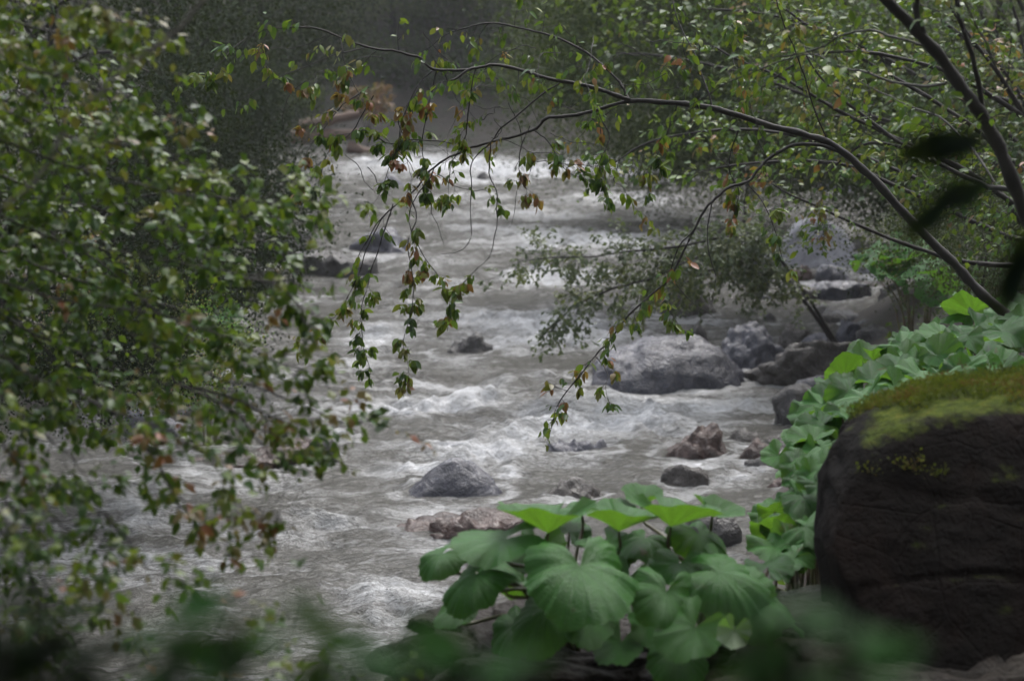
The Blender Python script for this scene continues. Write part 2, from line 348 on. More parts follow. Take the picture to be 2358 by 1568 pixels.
def build_water():
    xs = np.arange(-9, 9.8, .036); ys = [10.6]
    while ys[-1] < 63: ys.append(ys[-1]+.024*max(1, ys[-1]/14))
    ys = np.array(ys); X, Y = np.meshgrid(xs, ys)
    keep = river_dist(X, Y) < 1.0
    px, py, _ = project(np.stack([X, Y, water_z(Y)], -1))
    foam = np.zeros_like(X)
    wob = fbm(X*.9, Y*.6, 3)
    for fx, fy, a, b, s in FOAM:
        e = ((px-fx+wob*60)/a)**2+((py-fy+wob*b*1.2)/(b*1.15))**2; foam = np.maximum(foam, s*np.exp(-e*.75))
    calm = np.zeros_like(X)
    for fx, fy, a, b in SMOOTH:
        calm = np.maximum(calm, np.exp(-(((px-fx)/a)**2+((py-fy)/b)**2)))
    for rx, ry, a, b, h in ROCKPOS:                      # collars and wakes round the rocks (the river runs towards -Y)
        if h < .05: continue
        dx, dy = (X-rx)/a, (Y-ry)/b; q = np.hypot(dx, dy)
        foam = np.maximum(foam, .42*np.exp(-((q-1.08)/.16)**2)*(h > .08))
        foam = np.maximum(foam, .5*np.exp(-(dx/.9)**2)*np.exp(-((dy+2.0)/1.2)**2))
    foam = foam*(1-.75*calm)
    wx, wy = X+.35*fbm(X*.7, Y*.7, 2), Y+.35*fbm(X*.7+9, Y*.7, 2)
    big = fbm(wx*.55, wy*.8, 3); mid = fbm(wx*1.7+3, wy*2.3, 3); rid = 1-np.abs(fbm(wx*1.1+8, wy*2.0, 3))*2
    fine = fbm(X*6.5, Y*8, 3); cross = fbm(wx*4+2, wy*5.5, 2)
    act = .5+.85*np.clip(foam*1.3, 0, 1)
    act = act*(1-.72*calm)
    for rx, ry, a, b, h in ROCKPOS:
        if h > 0: act = act*(1-.8*np.exp(-(np.hypot((X-rx)/(a*1.45), (Y-ry+.5*b)/(b*1.9))**4)))
    z = water_z(Y)+act*(.13*big+.095*mid+.06*(rid-.6)+.026*fine+.05*cross)+.09*foam*(np.clip(rid, 0, 1)-.6)+.012*fbm(X*11, Y*17, 2)
    for rx, ry, a, b, h in ROCKPOS:                      # pile up against the upstream face, hollow below
        dx, dy = (X-rx)/a, (Y-ry)/b
        z = z+.05*a*(np.exp(-(dx/1.1)**2-((dy-1.1)/.6)**2)-np.exp(-(dx/.8)**2-((dy+1.6)/.7)**2))
    ledge = sst(1060, 1100, px)*sst(1520, 1440, px)
    z = z-.10*ledge*sst(806, 800, py)*sst(720, 790, py)
    edge = np.clip((9.2-np.abs(X-.2))/1.2, 0, 1); z = water_z(Y)+(z-water_z(Y))*edge
    streak = fbm(wx*.8, wy*3.2, 4); foam = foam+.36*np.clip(streak+.1, 0, 1)*(1-calm)+.09
    idx = -np.ones(X.size, int); F = grid_faces(len(ys), len(xs)); k = keep.ravel(); F = F[k[F].all(1)]
    used = np.unique(F); idx[used] = np.arange(len(used)); F = idx[F]
    V = np.stack([X, Y, z], -1).reshape(-1, 3)[used]; fo = foam.ravel()[used]
    # the bends up and downstream, out of the photograph
    xs2 = np.concatenate([np.arange(-78, -8.99, .6)]); ys2 = np.arange(-14, 80, .6); X2, Y2 = np.meshgrid(xs2, ys2); k2 = (river_dist(X2, Y2) < 1).ravel()
    F2 = grid_faces(len(ys2), len(xs2)); F2 = F2[k2[F2].all(1)]; used = np.unique(F2); idx = -np.ones(X2.size, int); idx[used] = np.arange(len(used)); F2 = idx[F2]+len(V)
    V2 = np.stack([X2, Y2, water_z(Y2)], -1).reshape(-1, 3)[used]
    me = mesh('river_water', np.concatenate([V, V2]), np.concatenate([F, F2]), {'foam': np.concatenate([fo, np.full(len(V2), .1)])})
    m = NT('river_water'); p = m.pos()
    mp = m.n('Mapping'); m.l(p, mp.inputs[0]); mp.inputs['Scale'].default_value = (.5, 1.2, 1)
    v = mp.outputs[0]
    nA = m.noise(3.2, 6, .66, v, .8); nB = m.noise(14, 5, .65, v, 1.2); nC = m.noise(48, 4, .65, v, .6)
    f = m.attr('foam')
    t = m.math('ADD', m.math('MULTIPLY', nA, .9), m.math('ADD', m.math('MULTIPLY', nB, .75), m.math('MULTIPLY', nC, .35)))
    t = m.math('ADD', m.math('MULTIPLY', f, 1.2), m.math('SUBTRACT', t, 1.21))
    fm = m.ramp(t, [(0, (0, 0, 0)), (.1, (.1,)*3), (.4, (.46,)*3), (.82, (1,)*3)])
    mud = m.ramp(nA, [(.3, (.09, .086, .074)), (.7, (.155, .15, .134))])
    foamc = m.ramp(nB, [(.3, (.5, .5, .5)), (.6, (.86, .87, .89))])
    m.l(m.mix(fm, mud, foamc), m.b.inputs['Base Color'])
    m.l(m.ramp(fm, [(0, (.1,)*3), (1, (.65,)*3)]), m.b.inputs['Roughness']); m.b.inputs['IOR'].default_value = 1.333
    m.l(m.bump(nC, 1.0, .035, m.bump(nB, 1.0, .13)), m.b.inputs['Normal'])
    link('river_water', me, mat=m.m, kind='structure')
build_water()

# ------------------------------------------------------------------ plants: tubes, leaves, sprays
def smooth_path(pts, n=None, wob=0., seed=0):
    pts = np.asarray(pts, float); m = len(pts)
    n = n or (m-1)*5+1
    ext = np.vstack([2*pts[0]-pts[1], pts, 2*pts[-1]-pts[-2]]); t = np.linspace(0, m-1, n); i = np.minimum(t.astype(int), m-2); f = (t-i)[:, None]
    a, b, c, d = ext[i], ext[i+1], ext[i+2], ext[i+3]
    q = .5*((2*b)+(-a+c)*f+(2*a-5*b+4*c-d)*f**2+(-a+3*b-3*c+d)*f**3)
    if wob:
        r = np.random.default_rng(seed); ns = r.normal(0, wob, (n, 3)); ns[1:-1] = (ns[:-2]+ns[1:-1]+ns[2:])/3; ns[0] = 0; q = q+ns
    return q
def tube(path, r0, r1, sides=7, pw=1.0):
    path = np.asarray(path); n = len(path); T = np.gradient(path, axis=0); T /= np.linalg.norm(T, axis=1)[:, None]+1e-9
    ref = np.where(np.abs(T[:, 2:3]) > .9, np.array([[1., 0, 0]]), np.array([[0, 0, 1.]])); A = np.cross(T, ref); A /= np.linalg.norm(A, axis=1)[:, None]+1e-9; B = np.cross(T, A)
    r = ((r0+(r1-r0)*np.linspace(0, 1, n)**pw)*(1+.09*np.sin(np.arange(n)*1.7+r0*900)+.07*np.sin(np.arange(n)*4.1)))[:, None, None]; th = np.linspace(0, 2*np.pi, sides, endpoint=False)
    V = path[:, None]+r*(np.cos(th)[None, :, None]*A[:, None]+np.sin(th)[None, :, None]*B[:, None]); V = V.reshape(-1, 3)
    i = np.arange((n-1)*sides); a = i//sides*sides; b = i % sides; c = (b+1) % sides
    return V, np.stack([a+b, a+c, a+c+sides, a+b+sides], 1)
class Tubes:
    def __init__(s): s.V, s.F, s.n = [], [], 0
    def add(s, path, r0, r1, sides=5, pw=1.0):
        V, F = tube(path, r0, r1, sides, pw); s.V.append(V); s.F.append(F+s.n); s.n += len(V)
    def build(s, name): return mesh(name, np.concatenate(s.V), np.concatenate(s.F))
# leaf blades: unit length along +Y, normal +Z
def blade(width, fold, droop, rows):
    ys = np.linspace(0, 1, rows); V = []; F = []
    for y in ys:
        wd = width*(math.sin(math.pi*min(1, y**.8))**.75)*(1-.15*y) if 0 < y < 1 else 0
        z = -droop*y*y
        V += [(-wd, y, z+fold*wd), (0, y, z), (wd, y, z+fold*wd)]
    for r in range(rows-1):
        a = r*3
        for q in ((a, a+1, a+4), (a, a+4, a+3), (a+1, a+2, a+5), (a+1, a+5, a+4)):
            F.append(q)
    V = np.array(V, float)
    Fk = []
    for f in F:
        p = V[list(f)]
        if np.linalg.norm(np.cross(p[1]-p[0], p[2]-p[0])) > 1e-7: Fk.append(f)
    return V, np.array(Fk)
BL_FINE = [blade(.26, .35, .12, 5), blade(.3, .15, .35, 5), blade(.22, .6, -.1, 5), blade(.27, -.25, .3, 5)]
BL_MID = [blade(.34, .3, .15, 4), blade(.38, -.2, .3, 4), blade(.3, .5, 0, 4), blade(.36, .1, -.1, 4)]
BL_LOW = [(np.array([(-.02, 0, 0), (.3, .45, .1), (0, 1, -.12), (-.3, .45, .1)]), np.array([(0, 1, 2), (0, 2, 3)])),
          (np.array([(.02, 0, 0), (.34, .5, -.1), (0, 1, .1), (-.34, .5, -.1)]), np.array([(0, 1, 2), (0, 2, 3)]))]
BL_FOUR = [(np.array([(0, 0, 0), (w_, .42, f_*w_), (0, .5, 0), (-w_, .42, f_*w_), (.02, 1, -d_)]), np.array([(0, 1, 2), (0, 2, 3), (3, 2, 4), (2, 1, 4)])) for w_, f_, d_ in ((.34, .3, .15), (.38, -.2, .3), (.3, .5, 0), (.36, .1, -.1))]
def unit(v): return v/(np.linalg.norm(v, axis=-1, keepdims=True)+1e-9)
class Leaves:
    def __init__(s): s.p, s.a, s.n, s.s, s.t = [], [], [], [], []
    def add(s, p, a, n, sz, t):
        p = np.atleast_2d(p); s.p.append(p); s.a.append(np.atleast_2d(a)); s.n.append(np.atleast_2d(n)); s.s.append(np.atleast_1d(sz)); s.t.append(np.atleast_1d(t))
    def arrays(s): return [np.concatenate(x) for x in (s.p, s.a, s.n, s.s, s.t)]
def leaves_mesh(name, arr, blades):
    p, a, n, sz, t = arr; Yd = unit(a); Xd = unit(np.cross(Yd, n)); Zd = np.cross(Xd, Yd)
    k = np.arange(len(p)) % len(blades); Vs, Fs, Ts, off = [], [], [], 0
    for b, (bv, bf) in enumerate(blades):
        m = k == b; q = m.sum()
        if not q: continue
        V = p[m][:, None]+sz[m][:, None, None]*(bv[None, :, 0:1]*Xd[m][:, None]+bv[None, :, 1:2]*Yd[m][:, None]+bv[None, :, 2:3]*Zd[m][:, None])
        Vs.append(V.reshape(-1, 3)); Fs.append((bf[None]+np.arange(q)[:, None, None]*len(bv)).reshape(-1, 3)+off); off += q*len(bv); Ts.append(np.repeat(t[m], len(bv)))
    return mesh(name, np.concatenate(Vs), np.concatenate(Fs), {'tint': np.concatenate(Ts)})
LEAF_DATA = {}
def leaf_data(mat, b, ti):
    key = (mat.name, b, ti)
    if key not in LEAF_DATA:
        bv, bf = BL_FINE[b]; me = mesh('leaf', bv, bf, {'tint': np.full(len(bv), ti/11)}); me.materials.append(mat); LEAF_DATA[key] = me
    return LEAF_DATA[key]
def put_leaves(root, L, mat, nparts, blades, name='foliage'):
    arr = L.arrays(); p, a, n, sz, t = arr
    if nparts:
        px, py, f = project(p); inside = (px > -20) & (px < 2378) & (py > -20) & (py < 1588) & (sz > 0)
        score = np.where(inside, sz/f, -1); order = np.argsort(-score)[:nparts]; order = order[score[order] > 0]
        Yd = unit(a[order]); Xd = unit(np.cross(Yd, n[order])); Zd = np.cross(Xd, Yd)
        for j, i in enumerate(order):
            o = bpy.data.objects.new('leaf', leaf_data(mat, j % 4, int(round(float(np.clip(t[i], 0, 1))*11)))); SC.collection.objects.link(o); o.parent = root
            M = Matrix.Identity(4); s_ = float(sz[i])
            for c_, v in enumerate((Xd[j], Yd[j], Zd[j])):
                for r_ in range(3): M[r_][c_] = float(v[r_])*s_
            for r_ in range(3): M[r_][3] = float(p[i][r_])-root.location[r_]
            o.matrix_basis = M
        keep = np.ones(len(p), bool); keep[order] = False; arr = [x[keep] for x in arr]
    if len(arr[0]):
        attach(link(name, leaves_mesh(name, arr, blades), mat=mat, kind='stuff'), root)

def spray(T, L, path, every, tlen, leaf, gap, droop=.5, start=.15, tint=(.3, .2), r=None, sub=2, twr=.0022, side=(35, 75), hang=.6, updown=0., endtuft=1):
    """leafy twigs along a branch path"""
    r = r or rng
    seg = np.linalg.norm(np.diff(path, axis=0), axis=1); cum = np.concatenate([[0], np.cumsum(seg)]); tot = cum[-1]
    s = tot*start
    def twig(p0, d0, ln, lev, tc):
        n = 6 if lev == 0 else 3; pts = [p0]; d = d0.copy(); st = ln/n
        for _ in range(n):
            d = unit(d+np.array((0, 0, -droop*st*3))+r.normal(0, .10, 3)); pts.append(pts[-1]+d*st)
        pts = np.array(pts); T.add(pts, twr*(.6+ln/tlen*.6), twr*.3, 3)
        m = max(2, int(ln/gap)); u = np.sort(np.append(r.uniform(.2 if lev == 0 else .1, 1, m-1)**.8, 1))*n; i = np.minimum(u.astype(int), n-1); q = pts[i]+(pts[i+1]-pts[i])*(u-i)[:, None]
        dd = unit(pts[i+1]-pts[i]); sd = unit(np.cross(dd, np.array((0, 0, 1.)))+r.normal(0, .25, (m, 3)))*np.where(np.arange(m) % 2, 1, -1)[:, None]
        a = dd*.55+sd*.6+np.array((0, 0, -hang))+r.normal(0, .28, (m, 3)); nn = np.array((0, -.25, 1.))+r.normal(0, .55, (m, 3))
        L.add(q, a, nn, leaf*r.uniform(.45, 1.25, m), np.clip(tc+r.normal(0, tint[1]*.6, m), 0, 1))
        if lev < sub:
            for _ in range(r.integers(1, 4)):
                k = r.uniform(.2, .85)*n; j = int(k); b = pts[j]
                dd0 = unit(pts[min(j+1, n)]-pts[max(j-1, 0)]); e = unit(np.cross(dd0, r.normal(0, 1, 3))); an = math.radians(r.uniform(25, 65))
                twig(b, unit(dd0*math.cos(an)+e*math.sin(an)), ln*r.uniform(.4, .7), lev+1, tc)
    while s < tot:
        i = min(np.searchsorted(cum, s)-1, len(path)-2); i = max(i, 0); f = (s-cum[i])/(seg[i]+1e-9); p0 = path[i]+(path[i+1]-path[i])*f; t = unit(path[i+1]-path[i])
        e = np.cross(t, r.normal(0, 1, 3)); e[2] += updown; e = unit(e); an = math.radians(r.uniform(*side))
        twig(p0, unit(t*math.cos(an)+e*math.sin(an)), tlen*r.uniform(.5, 1.15)*(1-.35*s/tot), 0, np.clip(r.normal(tint[0], tint[1]), 0, 1))
        s += every*r.uniform(.6, 1.4)
    for _ in range(endtuft): twig(path[-1], unit(path[-1]-path[-2]), tlen*.8, 0, np.clip(r.normal(tint[0], tint[1]), 0, 1))

def branch_part(root, path, r0, r1, mat, name='branch', sides=8, pw=1.0):
    V, F = tube(path, r0, r1, sides, pw); return attach(link(name, mesh(name, V, F), mat=mat), root)
def px2m(w, d): return w/2358*KX*d

def shade_canopy(root, c, rad, n, leaf, seed):
    """the rest of a near tree's crown, above the picture"""
    r = np.random.default_rng(seed); k = unit(r.normal(0, 1, (60, 3)))*r.uniform(.3, 1, (60, 1))*np.array(rad)+np.array(c); i = r.integers(0, 60, n); L = Leaves()
    p = k[i]+r.normal(0, .55, (n, 3)); ok = (project(p)[1] < -60) | (p[:, 1] < .3); p = p[ok]; n = len(p)
    L.add(p, r.normal(0, 1, (n, 3)), np.array((0, 0, 1.))+r.normal(0, .5, (n, 3)), leaf*r.uniform(.7, 1.3, n), np.clip(r.normal(.4, .2, n), 0, 1))
    put_leaves(root, L, M_LEAF, 0, BL_LOW, 'crown')  # out-of-view leaves, put in to cut the overhead sky light

# ---------- the arching tree in focus, reaching in from the right
D = 12.5
root = thing('arching_tree', 'thin dark tree arching in from the right with yellowing leaves hanging over the rapids', 'tree', (3.0, 12.6, float(ground_z(3.0, 12.6))))
rr = np.random.default_rng(11)
main = smooth_path(np.vstack([[3.0, 12.6, float(ground_z(3.0, 12.6))-.1], paths([(2440, 830), (2310, 722), (2240, 655), (2180, 588), (2080, 488), (2000, 400), (1940, 350), (1880, 315), (1780, 290), (1650, 250), (1560, 238), (1450, 230)], D)]), wob=.006, seed=1)
branch_part(root, main, .033, px2m(5.5, D), M_BARK, 'trunk', 9, .8)
T, L = Tubes(), Leaves()
def br(pts, w0, w1, d=D, leafy=True, dz=0, part=True, wob=.006, **kw):
    q = [tuple(p)+((d+dz*i/(len(pts)-1)),) if len(p) == 2 else p for i, p in enumerate(pts)]
    pa = smooth_path(paths(q), wob=wob, seed=len(L.p)+3)
    if part: branch_part(root, pa, px2m(w0, d)/2.5, px2m(w1, d)/2.3, M_BARK)
    else: T.add(pa, px2m(w0, d)/2, px2m(w1, d)/2, 5)
    if leafy: spray(T, L, pa, **kw)
    return pa
K = dict(every=.085, tlen=.2, leaf=.054, gap=.05, droop=1.1, tint=(.42, .25), r=rr, sub=1, hang=.9, twr=.0022)
br([(1450, 230), (1380, 205), (1300, 190), (1200, 162), (1130, 148), (1085, 160), (1040, 185)], 13, 6, dz=-.2, start=.45, **K)
br([(1085, 160), (1000, 158), (960, 130), (900, 116), (830, 104), (780, 82), (700, 60), (620, 66), (570, 84)], 8, 3, dz=-.3, start=.2, **{**K, 'every': .16})
br([(1450, 232), (1330, 262), (1255, 274), (1228, 300), (1130, 326), (1060, 350), (1000, 384), (950, 440), (880, 500), (840, 560)], 11, 3, dz=.3, start=.4, **{**K, 'every': .16, 'tlen': .17})
br([(1447, 228), (1425, 190), (1350, 120), (1250, 76), (1150, 55), (1080, 60), (1010, 90)], 9, 3, dz=.4, start=.3, **K)
br([(1945, 358), (1880, 332), (1800, 342), (1745, 390), (1722, 420), (1680, 432), (1640, 462), (1600, 525), (1565, 600), (1530, 655), (1470, 705), (1420, 765), (1370, 820), (1330, 870), (1290, 925), (1270, 975)], 11, 2.5, dz=-.4, start=.5, **{**K, 'every': .06, 'tlen': .14, 'leaf': .056, 'tint': (.62, .26), 'every': .045})
br([(900, 116), (840, 110), (760, 130), (640, 180), (560, 225)], 4, 2, dz=-.2, start=.3, **{**K, 'every': .22, 'tlen': .14})
br([(1290, 190), (1220, 240), (1165, 290), (1130, 326)], 5, 4, leafy=False)
br([(1640, 245), (1600, 130), (1560, 40), (1540, -60)], 5, 2.5, dz=.5, start=.2, **K)
br([(1905, 322), (1860, 210), (1840, 140), (1800, 40), (1780, -60)], 5, 3, dz=-.3, start=.3, **{**K, 'every': .2})
# hanging twigs
# bare tangled twiglets
for i in range(46):
    x, y = rr.uniform(700, 1750), rr.uniform(60, 420); a = rr.uniform(0, 2*math.pi); pts = [(x, y)]
    for _ in range(4): a += rr.normal(0, .5); pts.append((pts[-1][0]+rr.uniform(25, 55)*math.cos(a), pts[-1][1]+rr.uniform(25, 55)*(math.sin(a)*.7+.35)))
    br(pts, 2.2, 1.0, part=False, dz=float(rr.uniform(-.5, .5)), leafy=i % 2 == 0, **{**K, 'start': .3, 'every': .09, 'tlen': .09, 'twr': .0012, 'leaf': .05})
for pts, st, lf in [
  ([(1130, 326), (1128, 400), (1142, 440), (1145, 510), (1132, 580), (1100, 620), (1060, 660), (1040, 720)], .72, 1),
  ([(1128, 330), (1090, 370), (1085, 440), (1086, 540), (1060, 578), (1020, 584)], .9, 0),
  ([(1000, 384), (985, 420), (945, 480), (960, 560), (1010, 640), (1035, 700)], .45, 1),
  ([(940, 450), (958, 500), (940, 560), (950, 640), (948, 720), (930, 790), (948, 860)], .4, 1),
  ([(880, 500), (850, 560), (822, 640), (790, 700), (740, 760), (700, 790)], .35, 1),
  ([(905, 470), (875, 560), (850, 640), (830, 720), (838, 790), (850, 850)], .35, 1),
  ([(850, 200), (790, 240), (740, 300), (700, 360), (690, 420)], .2, 1),
  ([(1000, 160), (960, 200), (930, 270), (915, 340), (890, 400), (870, 460)], .15, 1),
  ([(1005, 165), (985, 260), (975, 350), (990, 430), (1000, 470)], .2, 1),
  ([(1095, 160), (1080, 240), (1070, 320), (1040, 380), (1035, 440)], .25, 1),
  ([(1230, 300), (1270, 330), (1290, 380), (1330, 410)], .3, 1),
  ([(1220, 290), (1200, 340), (1195, 400), (1215, 440)], .3, 1),
  ([(1040, 330), (960, 320), (900, 330), (850, 300), (800, 310)], .3, 1),
  ([(860, 220), (820, 290), (760, 350), (735, 420), (740, 470)], .4, 1),
  ([(1640, 462), (1630, 560), (1650, 640), (1640, 700)], .8, 0),
  ([(1600, 525), (1560, 580), (1550, 640), (1600, 700), (1650, 740)], .85, 0),
  ([(1470, 705), (1500, 690), (1530, 700), (1560, 740)], .7, 1),
  ([(1370, 820), (1400, 860), (1395, 900)], .2, 1),
  ([(1700, 300), (1680, 380), (1700, 440), (1690, 500)], .5, 1),
  ([(1560, 240), (1540, 300), (1510, 360), (1490, 420)], .4, 1),
  ([(1380, 262), (1400, 320), (1380, 380), (1395, 430)], .5, 1),
  ([(1720, 420), (1760, 470), (1790, 540), (1800, 600)], .4, 1),
  ([(780, 82), (800, 160), (830, 220), (850, 260)], .3, 1),
  ([(620, 66), (600, 120), (640, 180), (690, 210)], .2, 1),
  ([(570, 84), (520, 130), (480, 170), (430, 190)], .3, 1)]:
    br(pts, 3.2, 1.3, part=False, dz=float(rr.uniform(-.3, .3)), leafy=bool(lf), **{**K, 'start': st, 'every': .06, 'twr': .0014, 'tint': (.56, .26), 'leaf': .052, 'gap': .042, 'sub': 2, 'tlen': .1})
attach(link('twigs', T.build('twigs'), mat=M_BARK, kind='stuff'), root)
put_leaves(root, L, M_LEAF, 300, BL_FINE)

# ---------- near dark leaning trunk, upper right
D = 8.5
root = thing('leaning_tree', 'near tree with a thick dark leaning trunk in the upper right corner', 'tree', (2.6, 8.5, float(ground_z(2.6, 8.5))))
rr = np.random.default_rng(12); T, L = Tubes(), Leaves()
tr = smooth_path(np.vstack([[2.6, 8.5, float(ground_z(2.6, 8.5))-.2], paths([(2560, 1000), (2430, 640), (2350, 450), (2290, 320), (2235, 225), (2170, 130), (2090, 50), (1990, -50), (1850, -200)], D)]), wob=.008, seed=5)
branch_part(root, tr, .034, .018, M_BARK, 'trunk', 12, .6)
K = dict(every=.14, tlen=.28, leaf=.05, gap=.04, droop=.5, tint=(.35, .22), r=rr, sub=1, hang=.5, twr=.002)
br([(2297, 335), (2262, 250), (2240, 130), (2200, -20), (2170, -140)], 17, 12, D, start=.6, **K)
br([(2128, 85), (2112, 20), (2105, -80)], 22, 14, D, leafy=False)
br([(2180, 190), (2120, 200), (2000, 168), (1920, 145), (1850, 125), (1700, 180), (1600, 240)], 9, 3, D, dz=1, start=.3, **K)
br([(2150, 112), (2060, 85), (2000, 70), (1930, 85), (1880, 115), (1800, 130)], 9, 4, D, dz=.6, start=.4, **K)
br([(2290, 420), (2200, 300), (2100, 240), (1980, 190)], 8, 3, D+.5, dz=1, start=.3, **K)
br([(2400, 330), (2300, 160), (2250, 60), (2180, -60)], 7, 3, D-.3, dz=0, start=.2, **K)
attach(link('twigs', T.build('twigs'), mat=M_BARK, kind='stuff'), root)
put_leaves(root, L, M_LEAF, 300, BL_MID)
shade_canopy(root, (2.6, 4.2, 8.0), (3.6, 5.0, 1.8), 18000, .1, 13)

# ---------- multi-stemmed leaning shrub trees on the right bank
def bank_tree(name, label, cat, base, boughs, mat, bark, K, nparts, seed, w=(16, 4), blades=BL_FOUR, bare=0, group=None):
    global root, T, L
    base = (base[0], base[1], float(ground_z(base[0], base[1]))); root = thing(name, label, cat, base, group); T, L = Tubes(), Leaves(); K = {**K, 'r': np.random.default_rng(seed)}
    for i, b in enumerate(boughs):
        pts = paths(b); pa = smooth_path(np.vstack([[base[0], base[1], base[2]-.15], pts]), wob=.01, seed=seed+i)
        branch_part(root, pa, px2m(w[0], base[1])/2, px2m(w[1], base[1])/2, bark, 'stem' if i else 'trunk', 7)
        spray(T, L, pa, **({**K, 'start': .8} if i < bare else K))
    attach(link('twigs', T.build('twigs'), mat=bark, kind='stuff'), root); put_leaves(root, L, mat, nparts, blades)
    return root
K1 = dict(every=.13, tlen=.5, leaf=.062, gap=.055, droop=.35, tint=(.42, .22), sub=2, hang=.45, twr=.003, start=.35)
bank_tree('leaning_tree', 'many stemmed leaning tree whose bare stems cross in front of the pale upstream boulder', 'tree', (5.2, 17.5), [
  [(2380, 618, 17.5), (2200, 598, 17.5), (2050, 548, 17.5), (1900, 482, 17.3), (1780, 430, 17)],
  [(2380, 560, 17.8), (2150, 470, 18), (1960, 388, 18), (1800, 372, 18), (1650, 388, 18)],
  [(2400, 500, 17), (2200, 380, 17), (2000, 290, 17), (1820, 190, 17), (1650, 110, 17)],
  [(2400, 420, 18), (2250, 300, 18), (2050, 170, 18), (1850, 50, 18), (1700, -60, 18)],
  [(2450, 380, 17), (2320, 200, 17), (2200, 40, 17), (2100, -120, 17)],
  [(2400, 520, 18.5), (2150, 430, 19), (1900, 330, 19), (1700, 300, 19), (1520, 320, 19), (1420, 370, 19)],
  [(2400, 300, 17), (2250, 200, 17), (2100, 140, 17), (1900, 120, 17), (1750, 200, 17)],
  [(2420, 560, 17), (2300, 440, 17), (2150, 360, 17), (2000, 330, 17), (1900, 400, 17)],
  [(2400, 460, 16), (2250, 420, 16), (2080, 330, 16), (1950, 240, 16), (1850, 130, 16)],
 ], M_LEAF, M_BARK, {**K1, 'start': .4, 'every': .09, 'tlen': .55}, 300, 21, bare=2)
bank_tree('bank_tree', 'yellow green tree filling the top right behind the leaning stems', 'tree', (7.5, 24), [
  [(2500, 420, 23), (2250, 250, 23), (2000, 120, 22), (1800, 40, 22), (1600, 20, 22)],
  [(2500, 380, 23), (2300, 150, 23), (2100, 0, 23), (1950, -100, 23)],
  [(2450, 450, 24), (2200, 330, 24), (1950, 250, 24), (1750, 180, 24), (1550, 130, 24), (1400, 120, 24)],
  [(2450, 500, 24), (2300, 380, 24), (2100, 300, 25), (1850, 260, 25), (1650, 260, 25)],
  [(2450, 300, 22), (2350, 80, 22), (2300, -100, 22)],
  [(2200, 200, 24), (1900, 60, 24), (1700, -40, 24), (1450, -60, 24)],
 ], M_LEAF_GREEN, M_BARK, {**K1, 'every': .085, 'tlen': .85, 'leaf': .08, 'gap': .06, 'start': .2, 'tint': (.48, .2)}, 0, 22, w=(14, 4))
bank_tree('shrub', 'grey green fine leaved bough drooping over the water in midstream', 'shrub', (3.6, 24.5), [
  [(1800, 600, 24), (1700, 545, 23.5), (1600, 560, 23), (1450, 580, 23), (1320, 590, 23), (1190, 600, 23)],
  [(1780, 610, 24), (1650, 580, 23.5), (1520, 630, 23), (1400, 670, 23), (1330, 700, 23), (1280, 745, 23)],
  [(1780, 620, 24), (1650, 620, 23.5), (1560, 660, 23.5), (1480, 680, 23.5)],
 ], M_LEAF_GREY, M_BARK, {**K1, 'every': .03, 'tlen': .5, 'leaf': .05, 'gap': .024, 'start': .35, 'tint': (.5, .25), 'droop': .6, 'twr': .002}, 0, 23, w=(9, 2), blades=BL_LOW)

# ---------- left tree, nearer than the focus
D = 6.8
root = thing('leafy_tree', 'near leafy tree filling the left side with glossy green leaves', 'tree', (-2.3, 6.9, float(ground_z(-2.3, 6.9))))
rr = np.random.default_rng(14); T, L = Tubes(), Leaves()
tz = float(ground_z(-2.3, 6.9))
branch_part(root, smooth_path([(-2.3, 6.9, tz-.2), (-2.25, 6.8, 2.6), (-2.1, 6.9, 3.6), (-2.15, 6.9, 4.6), (-2.0, 6.8, 5.6)], wob=.01), .07, .035, M_BARK, 'trunk', 10)
K = dict(every=.044, tlen=.19, leaf=.038, gap=.027, droop=.7, r=rr, sub=2, hang=.4, twr=.0014, start=.1)
def bough(pts, d=D, dz=0., w=(7, 2), tint=(.36, .15), dense=1., part=True, **kw):
    x0, y0 = pts[0]; s0 = P(x0, y0, d); q = [tuple(p)+(d+dz*i/(len(pts)-1),) for i, p in enumerate(pts)]
    link0 = np.array((-2.15, 6.9, s0[2]-.25)); pa = smooth_path(np.vstack([link0, paths(q)]) if x0 < 0 else paths(q), wob=.006, seed=int(x0+y0+2000))
    branch_part(root, pa, px2m(w[0], d)/2, px2m(w[1], d)/2, M_BARK) if part else T.add(pa, px2m(w[0], d)/2, px2m(w[1], d)/2)
    kk = {**K, 'tint': (tint[0], tint[1]*1.35), **kw}; kk['every'] = kk['every']/dense/1.08; spray(T, L, pa, **kk)
YT = (.52, .14)
